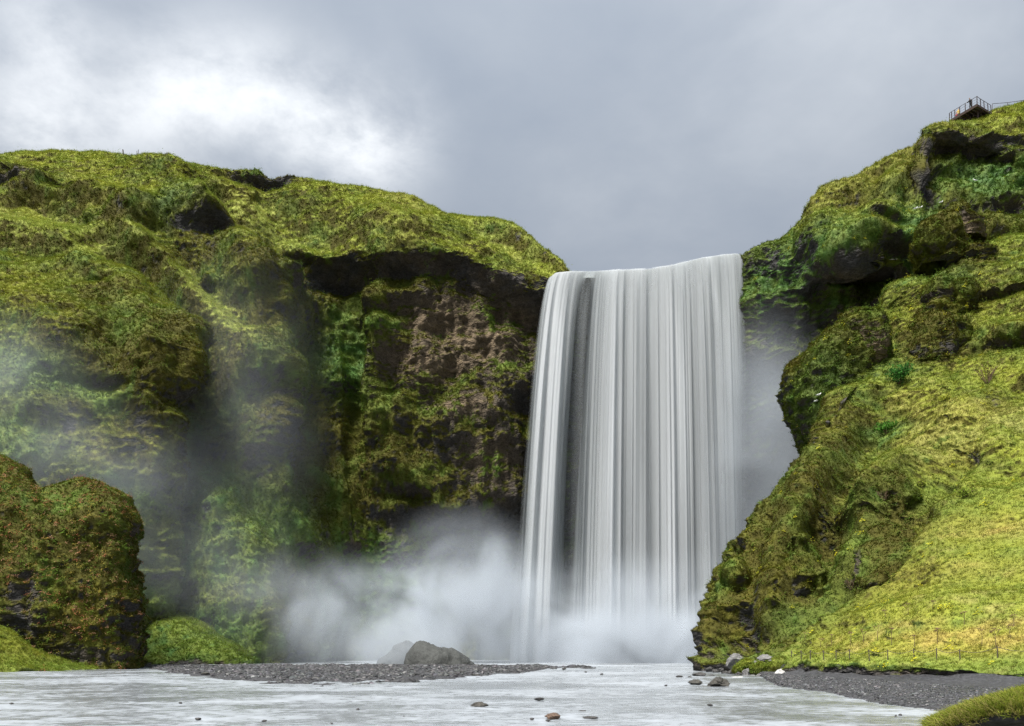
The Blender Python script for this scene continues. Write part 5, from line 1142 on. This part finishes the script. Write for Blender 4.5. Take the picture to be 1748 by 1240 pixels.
# ------------------------------------------------------------------ seabirds resting on the cliffs
M_BIRD = plain_material('white_feathers', (.8, .8, .78), .8); M_WING = plain_material('grey_feathers', (.45, .46, .48), .8); M_BILL = plain_material('bill', (.5, .35, .08), .6)
for k, (px, py, lab) in enumerate(((1564,360,'white seabird on the mossy cliff, lower of a close pair'),(1569,358,'white seabird on the mossy cliff, upper of a close pair'),(1604,349,'white seabird alone on the green cliff beside the triangular peak'),(1663,313,'white seabird on the vivid green patch under the platform'),(1398,678,'white seabird perched on the rounded mossy rock head'),(1394,689,'white seabird low on the rounded mossy rock head'))):
    q = land_at(px, py, 5, 90, 135); root = empty('seabird', Vector(q) + Vector((0, -.15, .12)), label=lab, category='bird')
    V = [(-.26, 0, .10, .03), (-.10, 0, .13, .085), (.06, 0, .16, .10), (.17, 0, .24, .06), (.22, 0, .33, .055), (.27, 0, .34, .035)]
    me = skinned('body', V, [(0, 1), (1, 2), (2, 3), (3, 4), (4, 5)], [M_BIRD], lambda c: 0)
    link(bpy.data.objects.new('body', me), root)
    for sd_ in (-1, 1): MB().quad((.10, sd_ * .09, .20), (-.05, sd_ * .115, .19), (-.34, sd_ * .04, .11), (-.08, sd_ * .10, .11)).build('wing', M_WING, root)
    MB().bar((.29, 0, .335), (.36, 0, .32), .014, .004, 5).build('bill', M_BILL, root)
    root.rotation_euler = (0, 0, R(random.choice((10, 170)))); root.scale = (1.15,) * 3

# ------------------------------------------------------------------ turf bank in the near corner
fb, FP, FN, fc_, fi_ = simple_land('turf_bank', [
  [(1597,1275,17.4,.2),(1597,1262,17.4,.2),(1597,1252,17.6,.2),(1597,1247,18.2,.1),(1597,1244,20,.1)],
  [(1627,1285,16.4,.3),(1627,1262,16.6,.3),(1627,1246,16.3,.3),(1629,1236,17,.1),(1632,1233,19.5,.1)],
  [(1672,1300,15.6,.5),(1672,1256,16.3,.5),(1672,1230,15.7,.3),(1672,1217,16.8,.1),(1677,1215,20,.1)],
  [(1722,1310,15.2,.6),(1722,1255,16.3,.6),(1722,1220,15.2,.3),(1722,1203,16.8,.1),(1727,1203,20.5,.1)],
  [(1782,1320,15,.6),(1782,1258,16.2,.6),(1782,1215,14.9,.3),(1782,1188,16.8,.1),(1787,1190,21,.1)],
  [(1922,1340,14.5,.6),(1922,1260,15.8,.6),(1922,1205,14.4,.3),(1922,1168,16.8,.1),(1927,1176,21,.1)],
  [(2172,1360,14,.6),(2172,1262,15.2,.6),(2172,1190,14,.3),(2172,1150,16.8,.1),(2172,1160,21,.1)]], .06, back=(6, .8), cap=120,
  relief_kw=dict(amp=.24, ledge=.5, terr=.4), colour_kw=dict(dry=.35, rockL=[(at(1720,1245,15.6),1.2,.25,1.),(at(1850,1245,15.4),1.6,.3,1.)]), label='overhanging turf bank of the near shore with dark eroded soil beneath', category='bank', kind='thing')
q = FP.reshape(-1, 3); qn = FN.reshape(-1, 3); wgt = np.clip(fi_['nz'] + .15, 0, 1) * (q[:, 2] > .3)
hang = (q[:, 1] < 16.5) & (np.abs(fi_['nz']) < .5) & (q[:, 2] > .62); wgt = wgt + hang * .5
n = 14000; sel = rng.choice(len(q), n, p=wgt / wgt.sum()); tint = lerp(LIME, MIDG, rng.uniform(0, 1, (n, 1))) * rng.uniform(.75, 1.25, (n, 1))
dry_ = rng.uniform(size=n) < .22 + .35 * hang[sel]; tint[dry_] = STRAW * rng.uniform(.7, 1.2, (dry_.sum(), 1))
sz = rng.uniform(.10, .30, n); lean = np.where(hang[sel][:, None], qn[sel] * 1.0 + np.array((0, 0, -.1)), qn[sel])
scatter('grass', q[sel] + rng.normal(0, .02, (n, 3)), lean, tint, sz, FG, 'long lush grass blades on the near turf bank', 'grass', lean=.5, seed=8)
n = 260; M_ = rng.choice(len(q), n, p=(wgt * (q[:, 0] < at(1690,1200,16)[0]) + 1e-9) / (wgt * (q[:, 0] < at(1690,1200,16)[0]) + 1e-9).sum())
scatter('grass', q[M_], qn[M_], np.repeat([STRAW * 1.1], n, 0), rng.uniform(.2, .42, n), [tuft_mesh('wisp_%d' % i, 600 + i, 4, .012, .2, .7, M_BLADE, seg=4) for i in range(3)], 'thin straw-coloured grass stalks at the tip of the near bank', 'grass', lean=.3, seed=9)
print('water', time.time() - T0)
